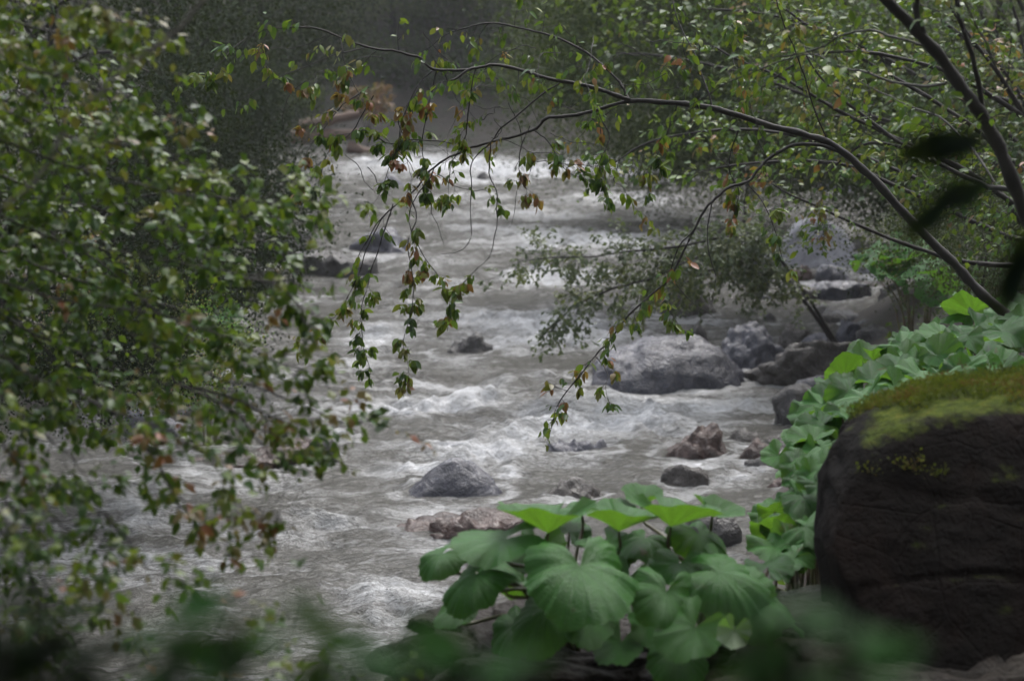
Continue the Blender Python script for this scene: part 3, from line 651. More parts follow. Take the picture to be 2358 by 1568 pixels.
for pts, dd, dz, tint, dens in [
  ([(-200, -120), (100, -20), (250, 20), (340, 60)], 6.8, 0, YT, 1.2), ([(-200, -20), (60, 60), (200, 80), (330, 140), (390, 200)], 7.2, 0, YT, 1.2), ([(-200, 80), (80, 160), (260, 210), (380, 270)], 6.6, .4, YT, 1.2),
  ([(-200, 120), (60, 220), (220, 280), (360, 330), (430, 380)], 7.6, 0, YT, 1.1), ([(-150, 230), (120, 300), (330, 350), (470, 400), (580, 440)], 6.9, .3, (.45, .13), 1.1),
  ([(-150, 300), (150, 380), (380, 440), (560, 460), (700, 460), (800, 480)], 6.6, .6, (.38, .13), 1), ([(-150, 380), (120, 450), (350, 520), (520, 540), (640, 560)], 7.5, .2, (.32, .12), 1),
  ([(-150, 460), (100, 540), (320, 590), (500, 620), (650, 640), (700, 660)], 6.6, .3, (.33, .12), 1), ([(-150, 560), (100, 620), (280, 680), (430, 720), (540, 780)], 7.2, 0, (.3, .12), 1.1),
  ([(-150, 620), (120, 690), (330, 720), (480, 765), (620, 820), (720, 860), (760, 900)], 6.5, .3, (.34, .14), .8), ([(-120, 700), (100, 780), (250, 840), (370, 880), (460, 900)], 7.3, 0, (.35, .15), 1),
  ([(300, 770), (480, 860), (580, 890), (690, 930), (790, 975), (860, 975)], 6.7, .2, (.42, .2), .6), ([(-100, 800), (80, 870), (200, 920), (270, 960), (330, 1020), (390, 1100)], 6.4, 0, (.42, .22), .7),
  ([(420, 890), (520, 930), (580, 1000), (640, 1070), (660, 1130)], 6.5, 0, (.5, .22), .8), ([(400, 880), (560, 930), (660, 980), (720, 1020)], 6.7, 0, (.55, .22), .8),
  ([(200, 920), (300, 960), (420, 1010), (500, 1080), (540, 1160)], 6.2, 0, (.48, .22), .8), ([(-100, 900), (60, 960), (140, 1030), (200, 1100), (240, 1170)], 6.3, 0, (.32, .2), 1.1),
  ([(-100, 980), (30, 1050), (90, 1130), (130, 1200), (200, 1260), (270, 1330)], 6.0, 0, (.33, .2), .9), ([(-100, 1060), (0, 1140), (40, 1220), (80, 1300)], 6.3, 0, (.3, .2), 1.1),
  ([(240, 1180), (290, 1240), (330, 1290), (370, 1340)], 5.6, 0, (.6, .2), .5), ([(-100, 1180), (20, 1240), (70, 1330), (110, 1400)], 5.8, 0, (.25, .2), .9),
  ([(330, 1020), (380, 1100), (410, 1160), (450, 1200)], 6.1, 0, (.5, .25), .7), ([(560, 640), (640, 660), (690, 700), (700, 740)], 6.7, 0, (.35, .15), .8),
  ([(-150, 0), (50, 130), (150, 330), (200, 520), (230, 700)], 8.4, 0, (.3, .15), 1.4), ([(-150, 300), (20, 480), (120, 640), (180, 800)], 8.0, 0, (.28, .15), 1.4),
  ([(-150, 500), (-20, 700), (60, 860), (120, 960)], 7.8, 0, (.28, .15), 1.4), ([(-150, 100), (0, 300), (60, 500), (80, 640)], 8.2, 0, (.3, .15), 1.4),
  ([(-150, 620), (60, 760), (180, 900), (260, 1000)], 7.8, 0, (.3, .15), 1.3),
  ([(-150, 420), (160, 560), (320, 680), (420, 800)], 8.0, 0, (.3, .15), 1.4), ([(-150, -80), (160, 120), (300, 300), (400, 480), (480, 600)], 8.2, 0, (.38, .15), 1.4)]:
    bough(pts, dd, dz, tint=tint, dense=dens)
attach(link('twigs', T.build('twigs'), mat=M_BARK, kind='stuff'), root)
put_leaves(root, L, M_LEAF, 300, BL_FOUR)
shade_canopy(root, (-3.4, 5.2, 8.2), (3.4, 4.6, 1.9), 15000, .1, 15)
print('left leaves', sum(len(x) for x in L.p))
for lb, pts in (('pale bare stick slanting down from the top edge at left', [(500, -40), (440, 35), (370, 100), (290, 160), (240, 210), (200, 240)]), ('pale bare stick among the leaves at the far left edge', [(150, 300), (125, 350), (92, 405), (60, 440), (20, 470), (-40, 500)])):
    pa = smooth_path(paths([(x, y, 4.6) for x, y in pts]), wob=.003); o = link('dead_stick', Tubes().__class__.build.__get__((lambda t: (t.add(pa, .005, .003, 7), t)[1])(Tubes()))('dead_stick'), mat=M_BARK_PALE, label=lb, category='stick')

# ---------- lower left shrub by the water
bank_tree('shrub', 'thin reddish twigged shrub in the lower left corner in front of the water', 'shrub', (-1.3, 5.4), [
  [(-20, 1560, 5.2), (40, 1440, 5.2), (60, 1350, 5.3), (30, 1260, 5.4)], [(60, 1600, 5.2), (160, 1500, 5.2), (220, 1430, 5.2), (230, 1360, 5.2)],
  [(100, 1640, 5.2), (280, 1540, 5.2), (420, 1500, 5.2), (520, 1440, 5.2)], [(0, 1600, 5), (60, 1500, 5), (110, 1420, 5), (90, 1320, 5)],
  [(300, 1640, 5.4), (480, 1560, 5.4), (620, 1500, 5.4), (700, 1420, 5.4)], [(300, 1660, 5.4), (420, 1600, 5.4), (640, 1560, 5.4), (820, 1540, 5.4)]],
  M_LEAF, M_BARK, dict(every=.07, tlen=.16, leaf=.034, gap=.03, droop=.2, tint=(.5, .25), sub=1, hang=.3, twr=.0013, start=.35), 0, 31, w=(6, 2))

# ---------- crowns of the trees farther off
def crown(name, label, cat, c, rad, n, leaf, mat, bark, seed, clumps=40, tint=(.5, .25), group=None, foot=None):
    r = np.random.default_rng(seed); c = np.array(c, float); rad = np.array(rad, float); fx, fy = foot or (c[0], c[1]); gz = float(ground_z(fx, fy))
    rt = thing(name, label, cat, (fx, fy, gz), group); L = Leaves()
    d = unit(r.normal(0, 1, (clumps, 3))); cc = c+d*rad*(r.uniform(.35, 1, (clumps, 1))**.6); cs = r.uniform(.16, .34, clumps)*rad.mean(); ct = np.clip(r.normal(tint[0], tint[1], clumps), 0, 1)
    k = r.integers(0, clumps, n); off = unit(r.normal(0, 1, (n, 3)))*(r.uniform(0, 1, (n, 1))**.45)*1.75*cs[k][:, None]*np.array((1.15, 1.15, .62)); p = cc[k]+off
    L.add(p, r.normal(0, 1, (n, 3))+np.array((0, 0, -.4)), np.array((0, -.2, 1.))+r.normal(0, .6, (n, 3)), leaf*r.uniform(.6, 1.3, n), np.clip(ct[k]+r.normal(0, .12, n), 0, 1))
    put_leaves(rt, L, mat, 0, BL_LOW)
    T = Tubes(); top = c+np.array((0, 0, rad[2]*.6)); bend = r.normal(0, .05, 3)*rad.mean(); T.add(smooth_path([(fx, fy, gz-.3), (c+np.array((fx, fy, gz)))/2+bend, c, top], wob=.03), .035*rad[2], .01*rad[2], 7)
    attach(link('trunk', T.build('trunk'), mat=bark), rt); T = Tubes()
    for i in range(min(18, clumps)):
        s0 = np.array((fx, fy, gz))+(c-np.array((fx, fy, gz)))*r.uniform(.5, 1.2); T.add(smooth_path([s0, (s0+cc[i])/2+np.array((0, 0, .1*rad[2])), cc[i]], wob=.03), .014*rad[2], .004*rad[2], 5)
    attach(link('branches', T.build('branches'), mat=bark), rt); return rt
def crown_px(name, label, cat, px, py, d, rx, rz, n, leaf, mat, seed, **kw):
    return crown(name, label, cat, P(px, py, d), (rx, rx, rz), n, leaf, mat, M_BARK, seed, **kw)
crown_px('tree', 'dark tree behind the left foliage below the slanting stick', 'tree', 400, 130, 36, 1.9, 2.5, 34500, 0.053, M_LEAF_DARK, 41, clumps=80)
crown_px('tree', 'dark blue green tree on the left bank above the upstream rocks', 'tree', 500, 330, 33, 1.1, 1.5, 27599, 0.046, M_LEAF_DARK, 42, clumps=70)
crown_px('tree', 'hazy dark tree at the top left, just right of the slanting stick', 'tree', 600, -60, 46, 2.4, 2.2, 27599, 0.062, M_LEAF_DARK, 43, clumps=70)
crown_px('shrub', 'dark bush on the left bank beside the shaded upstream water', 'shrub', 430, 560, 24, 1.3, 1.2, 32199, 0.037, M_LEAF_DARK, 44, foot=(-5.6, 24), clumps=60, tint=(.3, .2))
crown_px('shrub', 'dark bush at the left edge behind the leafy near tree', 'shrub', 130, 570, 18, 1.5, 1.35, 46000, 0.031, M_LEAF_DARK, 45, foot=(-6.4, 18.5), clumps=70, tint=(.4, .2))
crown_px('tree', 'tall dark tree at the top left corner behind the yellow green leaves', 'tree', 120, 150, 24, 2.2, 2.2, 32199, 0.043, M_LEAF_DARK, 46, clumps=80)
crown_px('shrub', 'light tangled bush above the water on the lower left bank', 'shrub', 330, 800, 19, .9, .6, 18400, 0.028, M_LEAF, 47, foot=(-5.6, 20), clumps=50)
crown_px('tree', 'hazy green tree at the top centre above the arching branch', 'tree', 1200, -190, 66, 3.6, 2.6, 32199, 0.074, M_LEAF_FAR, 48, clumps=80, tint=(.6, .2))
crown_px('tree', 'hazy green tree at the top, left of the centre', 'tree', 900, -170, 67, 3.5, 3.0, 27599, 0.081, M_LEAF_FAR, 49, clumps=80, tint=(.5, .2))
crown_px('tree', 'green tree overhanging the far end of the rapids on the right', 'tree', 1520, 190, 42, 2.6, 2.2, 46000, 0.056, M_LEAF_FAR, 50, foot=(9.2, 44), clumps=110, tint=(.6, .25))
crown_px('tree', 'dense tree behind the yellow green one at the top right', 'tree', 2020, 60, 37, 2.6, 2.0, 50599, 0.050, M_LEAF_FAR, 51, foot=(9.0, 35), clumps=110, tint=(.6, .25))
crown_px('tree', 'dark dense tree at the right edge behind the leaning trunks', 'tree', 2300, 200, 27, 2.4, 2.6, 50599, 0.043, M_LEAF_FAR, 52, foot=(7.6, 28), clumps=110, tint=(.5, .25))
crown_px('tree', 'soft green tree over the right shore, left of the yellow green one', 'tree', 1560, 60, 31, 1.9, 1.5, 34000, .062, M_LEAF_WOOD, 61, foot=(8.8, 31), clumps=110, tint=(.45, .2))
crown_px('tree', 'soft green tree drooping low behind the arching branch', 'tree', 1840, 250, 30, 1.7, 1.1, 34000, .058, M_LEAF_WOOD, 62, foot=(9.2, 30), clumps=110, tint=(.4, .2))
crown_px('tree', 'soft green tree at the right behind the leaning stems', 'tree', 2140, 290, 28, 1.7, 1.1, 32000, .056, M_LEAF_WOOD, 63, foot=(9.4, 28), clumps=100, tint=(.35, .2))
crown_px('shrub', 'low bush on the right shore beyond the pale boulder', 'shrub', 1700, 330, 40, 2.0, 1.1, 27599, 0.046, M_LEAF_FAR, 53, clumps=70, tint=(.5, .2))
crown_px('shrub', 'low bush at the right edge above the far shore stones', 'shrub', 2240, 380, 36, 2.0, 1.0, 20700, 0.043, M_LEAF_FAR, 54, clumps=60)
crown_px('shrub', 'orange leaved bush at the far end of the river', 'shrub', 848, 245, 60, .55, .75, 900, .12, M_LEAF_ORANGE, 55, clumps=10, tint=(.6, .25))
crown_px('shrub', 'dark undergrowth bush behind the middle right butterbur clump', 'shrub', 2280, 560, 19, 1.0, .55, 20700, 0.028, M_LEAF_FAR, 56, clumps=60)

# far woodland on the slopes: one mass
r = np.random.default_rng(60); L = Leaves()
nc = 1800; cx = r.uniform(-20, 20, nc); cyy = r.uniform(58, 100, nc)
cx = np.concatenate([cx, r.uniform(-9, 12, 1500)]); cyy = np.concatenate([cyy, r.uniform(59, 69, 1500)])
more = 1000; cx = np.concatenate([cx, r.uniform(-34, 34, more)]); cyy = np.concatenate([cyy, r.uniform(26, 62, more)])
dd = river_dist(cx, cyy); lim = np.where(cyy > 58, np.where(cx > -5, 2.1+.9*fbm(cx*.35, cyy*.35, 2), 1.2), 3.0); m = dd > lim; cx, cyy, dd = cx[m], cyy[m], dd[m]
cz = ground_z(cx, cyy)+r.uniform(.1, 3.4, len(cx))*np.clip((dd-2)/5, .2, 1.6); ct = np.clip(.5+1.1*fbm(cx*.3, cyy*.3, 3)+r.normal(0, .15, len(cx)), 0, 1); cs = r.uniform(.22, .6, len(cx))
bk = 900; bx = r.uniform(-30, 30, bk); by = r.uniform(-32, 2, bk); ok = (river_dist(bx, by) > 5) & ((np.abs(bx) > 3) | (by < -5)); bx, by = bx[ok], by[ok]  # unseen clumps behind the camera, added to hold back sky light
cx = np.concatenate([cx, bx]); cyy = np.concatenate([cyy, by]); cz = np.concatenate([cz, ground_z(bx, by)+r.uniform(.5, 7, len(bx))]); ct = np.concatenate([ct, r.uniform(.2, .7, len(bx))]); cs = np.concatenate([cs, r.uniform(.6, 1.3, len(bx))])
n = 185000; k = r.integers(0, len(cx), n); p = np.stack([cx, cyy, cz], 1)[k]+unit(r.normal(0, 1, (n, 3)))*(r.uniform(0, 1, (n, 1))**.45)*1.8*cs[k][:, None]*np.array((1, 1, .6))
L.add(p, r.normal(0, 1, (n, 3))+np.array((0, 0, -.3)), np.array((0, -.2, 1.))+r.normal(0, .6, (n, 3)), .15*r.uniform(.6, 1.3, n), np.clip(ct[k]+r.normal(0, .1, n), 0, 1))
link('woodland', leaves_mesh('woodland', L.arrays(), BL_LOW), mat=M_LEAF_WOOD, kind='stuff', label='hazy woodland covering the far valley slopes', category='woodland')
# undergrowth on the near and right banks
L = Leaves(); n = 26000; x = r.uniform(-7, 9, n); y = r.uniform(4, 34, n); dd = river_dist(x, y); m = (dd > .5) & ((x > 0) | (y > 13)) & (fbm(x*.8, y*.8, 3) > -.12); x, y = x[m], y[m]; n = len(x)
p = np.stack([x, y, ground_z(x, y)+r.uniform(0, .28, n)**1.2], 1); L.add(p, r.normal(0, 1, (n, 3))+np.array((0, 0, .3)), np.array((0, -.2, 1.))+r.normal(0, .5, (n, 3)), r.uniform(.03, .09, n), np.clip(r.normal(.35, .25, n), 0, 1))
link('undergrowth', leaves_mesh('undergrowth', L.arrays(), BL_LOW), mat=M_LEAF, kind='stuff', label='low leafy ground cover on the river banks', category='ground cover')

# fallen logs at the far bend
for lb, pts, rad, mt in (('reddish fallen log slanting down to the far end of the river', [(690, 292), (760, 275), (830, 262)], .16, M_BARK_RED), ('orange brown fallen log lying level below the slanting one', [(672, 318), (740, 312), (830, 308)], .2, M_BARK_RED), ('reddish log with its end in the far white water', [(800, 338), (850, 352), (890, 372)], .16, M_BARK_RED), ('pale grey driftwood log at the left of the far white water', [(655, 352), (700, 372), (745, 388)], .14, M_BARK_PALE)):
    T = Tubes(); T.add(smooth_path(paths([(a, b, 58.5) for a, b in pts]), wob=.02), rad, rad*.6, 9); link('fallen_log', T.build('fallen_log'), mat=mt, label=lb, category='log')

# ------------------------------------------------------------------ butterbur
def butter_material(name, c1, c2, vein, trans=.42, tcol=(.09, .2, .014), rough=.3, crinkle=.3):
    m = NT(name); v = m.attr('vein'); e = m.attr('edge'); nz = m.noise(6, 4, .6, m.obj()); n2 = m.noise(30, 4, .6, m.obj())
    col = m.ramp(nz, [(.3, c1), (.7, c2)]); col = m.mix(m.math('MULTIPLY', v, .18), col, vein)
    col = m.mix(m.math('MULTIPLY', m.ramp(m.math('MULTIPLY', e, n2), [(.5, (0, 0, 0)), (.64, (1, 1, 1))]), .6), col, (.16, .1, .03))
    n3 = m.noise(7.5, 3, .7, m.pos()); col = m.mix(m.math('MULTIPLY', m.ramp(n3, [(.66, (0, 0, 0)), (.71, (1, 1, 1))]), .75), col, (.1, .065, .02))
    m.l(col, m.b.inputs['Base Color']); m.b.inputs['Roughness'].default_value = rough
    m.b.inputs['Specular IOR Level'].default_value = .4
    vo = m.n('TexVoronoi', Scale=11, feature='DISTANCE_TO_EDGE'); m.l(m.obj(), vo.inputs['Vector']); net = m.ramp(vo.outputs['Distance'], [(0, (0, 0, 0)), (.12, (1, 1, 1))])
    m.l(m.bump(v, .22, .01, m.bump(net, .28, .006,  m.bump(n2, crinkle, .012))), m.b.inputs['Normal'])
    tr = m.n('BsdfTranslucent'); tc = m.mix(m.math('MULTIPLY', v, .7), tcol, (.05, .09, .01)); m.l(tc, tr.inputs['Color'])
    ms = m.n('MixShader'); ms.inputs[0].default_value = trans; m.l(m.b.outputs[0], ms.inputs[1]); m.l(tr.outputs[0], ms.inputs[2]); m.l(ms.outputs[0], m.out.inputs[0]); return m.m
M_BUT = butter_material('butterbur_leaf', (.018, .13, .006), (.036, .19, .012), (.07, .19, .035), rough=.29, crinkle=.6)
M_BUT_SHINY = butter_material('butterbur_leaf_shiny', (.022, .12, .018), (.05, .18, .035), (.16, .24, .12), rough=.2, crinkle=1.0)
M_BUT_PALE = butter_material('butterbur_leaf_pale', (.3, .4, .25), (.36, .46, .3), (.42, .5, .3), rough=.5)
st = NT('butterbur_stalk'); st.l(st.ramp(st.noise(12, 3, .5, st.pos()), [(.35, (.07, .035, .025)), (.6, (.09, .09, .03))]), st.b.inputs['Base Color']); st.b.inputs['Roughness'].default_value = .4; M_STALK = st.m
def butter_leaf(seed, cup=.1, ruffle=.07, sag=.1, lobes=1.0):
    r = np.random.default_rng(seed); S, R = 96, 9; ang = np.linspace(-158, 158, S); th = np.radians(ang); V, ve, ed = [(0, 0, 0)], [1.], [0.]
    prof = .92+.1*np.cos(th)+.06*np.cos(th*2)+.035*np.cos(th*7+r.uniform(0, 6))+.02*np.cos(th*23+r.uniform(0, 6))+.018*np.cos(th*41+r.uniform(0, 6))
    prof *= 1+.1*np.exp(-((np.abs(ang)-138)/22)**2)-.22*lobes*np.exp(-((np.abs(ang)-158)/9)**2)+.06*np.exp(-(ang/12)**2)
    prof *= 1+r.normal(0, .014, S)+.05*np.sin(th*2+r.uniform(0, 6))
    ph = r.uniform(0, 6, 4); va = np.array([0, 27, -27, 55, -55, 88, -88, 122, -122, 152, -152])+r.normal(0, 4, 11)
    for k in range(1, R+1):
        q = (k/R)**.9; rad = prof*q
        vd = np.min(np.abs(ang[:, None]-va[None]), 1)*q; vein = np.clip(1-vd/1.8, 0, 1)
        fork = np.clip(1-np.abs(vd-7*max(0, q-.35)*2.0)/2.2, 0, 1)*(q > .4); vein = np.maximum(vein, fork*.6)
        z = cup*q**1.1-sag*q**2.6+ruffle*q**2*(1.1*np.sin(th*2+ph[2])+np.sin(th*3+ph[0])+.7*np.sin(th*5+ph[1])+.4*np.sin(th*9+ph[2]))-.02*q*(1-vein)*0-.007*q*vein+.003*q*np.cos(th*13+ph[3])
        z += .18*q*np.exp(-((np.abs(ang)-158)/30)**2)*.5
        for i in range(S): V.append((math.sin(th[i])*rad[i], math.cos(th[i])*rad[i], z[i])); ve.append(vein[i]); ed.append(max(0, q-.35)*1.4)
    F = [(0, 1+i+1, 1+i) for i in range(S-1)]
    for k in range(R-1):
        a = 1+k*S
        for i in range(S-1): F += [(a+i, a+i+1, a+S+i+1), (a+i, a+S+i+1, a+S+i)]
    return mesh('leaf', V, F, {'vein': ve, 'edge': ed})
BL = {}
def butter_data(key, mat, **kw):
    k = (key, mat.name, tuple(sorted(kw.items())))
    if k not in BL: BL[k] = butter_leaf(key, **kw); BL[k].materials.append(mat)
    return BL[k]
def put_butter(root, pos, nrm, tip, size, me, base, label=None, stalk=.006):
    pos = np.array(pos, float); n = unit(np.array(nrm, float)); t = np.array(tip, float); t = unit(t-n*t.dot(n)); xx = np.cross(t, n)
    o = bpy.data.objects.new('leaf', me); SC.collection.objects.link(o); o.parent = root
    if label: o['label'] = label
    M = Matrix.Identity(4)
    for c_, v in enumerate((xx, t, n)):
        for r_ in range(3): M[r_][c_] = float(v[r_])*size
    for r_ in range(3): M[r_][3] = float(pos[r_])-root.location[r_]
    o.matrix_basis = M
    mid = (pos+np.array(base))/2+np.array((0, 0, .12*np.linalg.norm(pos-base)))+(pos-np.array(base))*np.array((-.12, -.12, 0)); mid2 = pos-n*.05*size/.2-np.array((0, 0, .04))
    T = Tubes(); T.add(smooth_path([base, mid, mid2, pos-n*.002], n=14), stalk*1.5, stalk*.7, 7); attach(link('stalk', T.build('stalk'), mat=M_STALK), root)
# front clump
D = 7.6
def clump(label, base, leaves, name='butterbur_plant'):
    rt = thing(name, label, 'plant', base, 'butterbur plants on the right bank')
    for i, (px, py, d, hw, nrm, tip, kw, mat, lb) in enumerate(leaves):
        b = np.array(base)+np.array((rng.normal(0, .03), rng.normal(0, .03), 0)); put_butter(rt, P(px, py, d), nrm, tip, px2m(hw, d)/.98, butter_data(int(px*7+py), mat, **kw), b, lb)
    return rt
FN = dict(cup=.62, ruffle=.05, sag=.12); DR = dict(cup=.05, ruffle=.08, sag=.42); HT = dict(cup=.16, ruffle=.075, sag=.42); FL = dict(cup=.12, ruffle=.07, sag=.12)
bA = tuple(P(1330, 1500, 7.8)); bB = tuple(P(1620, 1500, 7.8))
clump('big butterbur clump at the bottom centre, with the broad heart shaped leaf in front', bA, [
 (1335, 1305, 7.35, 148, (0.05, -.52, .85), (.12, -.6, -1), HT, M_BUT, 'broad heart shaped leaf facing the front'),
 (1095, 1322, 7.5, 92, (-.45, -.55, .75), (-1, -.4, -.75), DR, M_BUT, None),
 (1165, 1240, 7.6, 118, (-.12, -.2, 1), (-1, -.1, -.12), dict(cup=.1, ruffle=.06, sag=.2), M_BUT, None),
 (1262, 1228, 7.7, 122, (0.02, .1, 1), (-.6, -.5, 0), FN, M_BUT, 'funnel shaped leaf with its bright underside showing'),
 (1425, 1224, 7.8, 98, (.05, .08, 1), (.5, -.6, 0), FN, M_BUT, None),
 (1240, 1262, 7.75, 74, (-.1, -.6, .8), (-.2, -1, -.2), FL, M_BUT, None),
 (1262, 1400, 7.5, 100, (-.35, -.62, .7), (-.9, -.4, -.5), DR, M_BUT, None),
 (1175, 1330, 7.9, 66, (.2, .5, .75), (.2, -.6, -.6), DR, M_BUT, None),
 (1400, 1255, 7.9, 80, (.1, -.3, .9), (.5, -.8, 0), FL, M_BUT, None),
 (1310, 1225, 8.0, 60, (.1, -.5, .9), (.2, 1, 0), FL, M_BUT, None),
 (1020, 1275, 7.7, 66, (-.3, -.4, .9), (-1, -.6, -.3), DR, M_BUT, None), (1060, 1400, 7.7, 62, (-.3, -.5, .8), (-.8, -.6, -.5), FL, M_BUT, None),
 (1150, 1300, 7.8, 70, (-.2, -.4, .9), (-.3, -1, -.3), DR, M_BUT, None), (1350, 1420, 7.5, 78, (0, -.6, .8), (.3, -.8, -.5), FL, M_BUT, None),
 (1190, 1440, 7.6, 74, (-.2, -.6, .8), (-.6, -.8, -.4), DR, M_BUT, None), (1420, 1180, 8.0, 66, (.1, -.2, 1), (.3, 1, 0), FL, M_BUT, None),
 (1340, 1180, 8.0, 60, (-.1, -.15, 1), (-.3, 1, 0), FL, M_BUT, None)])
clump('right half of the front butterbur, with a small pale turned leaf at its foot', bB, [
 (1545, 1213, 7.8, 108, (.1, .1, 1), (.7, -.5, 0), FN, M_BUT, None),
 (1535, 1362, 7.4, 92, (.25, -.7, .68), (-.25, -.5, -1), HT, M_BUT, None),
 (1652, 1318, 7.5, 112, (.12, -.5, .86), (1, -.4, -.25), DR, M_BUT, None),
 (1705, 1378, 7.5, 105, (.1, -.7, .7), (.45, -.5, -.9), dict(cup=.1, ruffle=.12, sag=.2), M_BUT, None),
 (1600, 1445, 7.3, 92, (-.3, -.7, .65), (-.9, -.4, -.9), FL, M_BUT, None),
 (1565, 1298, 7.7, 74, (.05, -.35, .95), (-.3, -1, 0), FL, M_BUT, None),
 (1610, 1230, 7.9, 76, (.3, -.55, .8), (.6, -.7, -.3), DR, M_BUT, None),
 (1485, 1240, 7.85, 70, (0, -.3, .95), (-.4, -.8, 0), DR, M_BUT, None),
 (1500, 1440, 7.5, 60, (0, -.6, .7), (.3, -1, -.4), FL, M_BUT, None),
 (1690, 1452, 7.2, 44, (.2, -.9, .45), (-.3, -.2, -1), dict(cup=.2, ruffle=.15, sag=0), M_BUT_PALE, 'small pale turned leaf'),
 (1640, 1290, 7.7, 60, (.2, -.4, .9), (.6, -.6, .1), FL, M_BUT, None),
 (1780, 1400, 7.6, 84, (.3, -.5, .8), (.8, -.7, -.3), DR, M_BUT, None), (1450, 1330, 7.7, 70, (0, -.5, .9), (-.3, -1, 0), FL, M_BUT, None),
 (1560, 1500, 7.4, 84, (0, -.6, .8), (.1, -1, -.4), DR, M_BUT, None), (1430, 1480, 7.5, 70, (-.2, -.5, .8), (-.5, -1, -.3), FL, M_BUT, None),
 (1640, 1190, 7.95, 62, (.3, -.2, 1), (1, .2, 0), FN, M_BUT, None), (1480, 1160, 8.1, 55, (0, -.2, 1), (0, 1, 0), FN, M_BUT, None)])
# right bank clumps behind the mossy boulder
def scatter_clump(label, base_px, d0, n, xr, yr, dr, hw, mats, seed, tilt=.45):
    r = np.random.default_rng(seed); bx = P(base_px[0], base_px[1], d0); base = (bx[0], bx[1], min(bx[2], float(ground_z(bx[0], bx[1]))+.05)); rt = thing('butterbur_plant', label, 'plant', base, 'butterbur plants on the right bank')
    if hw > 65: n = int(n*2.0); hw *= .86
    for i in range(n):
        u, v = r.uniform(), r.uniform(); px = xr[0]+(xr[1]-xr[0])*u; yl = yr[0]+(yr[1]-yr[0])*u; py = yl+(r.uniform(-1, 1.5 if hw > 50 else 1))*yr[2]; d = d0-(py-yl)/yr[2]*dr+r.normal(0, .15)
        nrm = (r.normal(-.1, .4), (.5 if i % 9 == 4 else -tilt)+r.normal(0, .35), 1); a = r.uniform(0, 2*math.pi)
        kw = (dict(cup=.25, ruffle=.15, sag=.3), dict(cup=.05, ruffle=.2, sag=.2), dict(cup=.4, ruffle=.13, sag=.15), dict(cup=-.05, ruffle=.16, sag=.2))[i % 4]
        put_butter(rt, P(px, py, d), nrm, (math.cos(a), math.sin(a)-.6, -.2), px2m(hw*r.uniform(.7, 1.15), d), butter_data(900+i % 9, mats[i % len(mats)], **kw), np.array(base)+r.normal(0, .05, 3)*np.array((1, 1, 0)))
    return rt
MM = [M_BUT_SHINY, M_BUT_SHINY, M_BUT]
scatter_clump('butterbur clump with glossy leaves highest on the right bank, under the arching trunk', (2250, 900), 12.3, 15, (2130, 2380), (800, 745, 60), .7, 78, MM, 71)
scatter_clump('butterbur clump with glossy leaves just above the middle of the mossy boulder top', (2120, 960), 11.2, 16, (1990, 2230), (860, 800, 45), .6, 76, MM, 72)
scatter_clump('butterbur clump spilling down to the left of the mossy boulder top', (1980, 1080), 10.3, 14, (1860, 2020), (960, 900, 50), .5, 72, MM, 73)
scatter_clump('butterbur clump hugging the left side of the mossy boulder beside the river', (1880, 1250), 9.4, 11, (1790, 1900), (1090, 1030, 60), .5, 70, [M_BUT, M_BUT_SHINY], 74)
scatter_clump('low butterbur clump between the front clump and the mossy boulder', (1850, 1400), 8.6, 8, (1760, 1880), (1230, 1200, 55), .4, 78, [M_BUT, M_BUT, M_BUT_SHINY], 75)
rt = thing('butterbur_plant', 'single tall upright butterbur leaf lit from behind beside the black rock', 'plant', tuple(P(1965, 1010, 11.2)), 'butterbur plants on the right bank')
put_butter(rt, P(1945, 868, 11.2), (-.1, .75, .45), (-.1, .3, 1), px2m(58, 11.2), butter_data(77, M_BUT, cup=.15, ruffle=.05, sag=.05), P(1965, 1010, 11.2))
scatter_clump('butterbur clump on the middle right bank beyond the slanting stems', (2110, 690), 21.5, 14, (2000, 2200), (615, 610, 45), .6, 62, MM, 76, .3)
scatter_clump('butterbur clump at the right edge above the middle bank', (2330, 640), 20, 8, (2230, 2400), (650, 600, 50), .6, 62, MM, 78, .3)
scatter_clump('butterbur clump on the left bank seen through a gap in the leaves', (470, 770), 21, 7, (440, 540), (705, 735, 25), .4, 38, [M_BUT_SHINY], 79, .3)

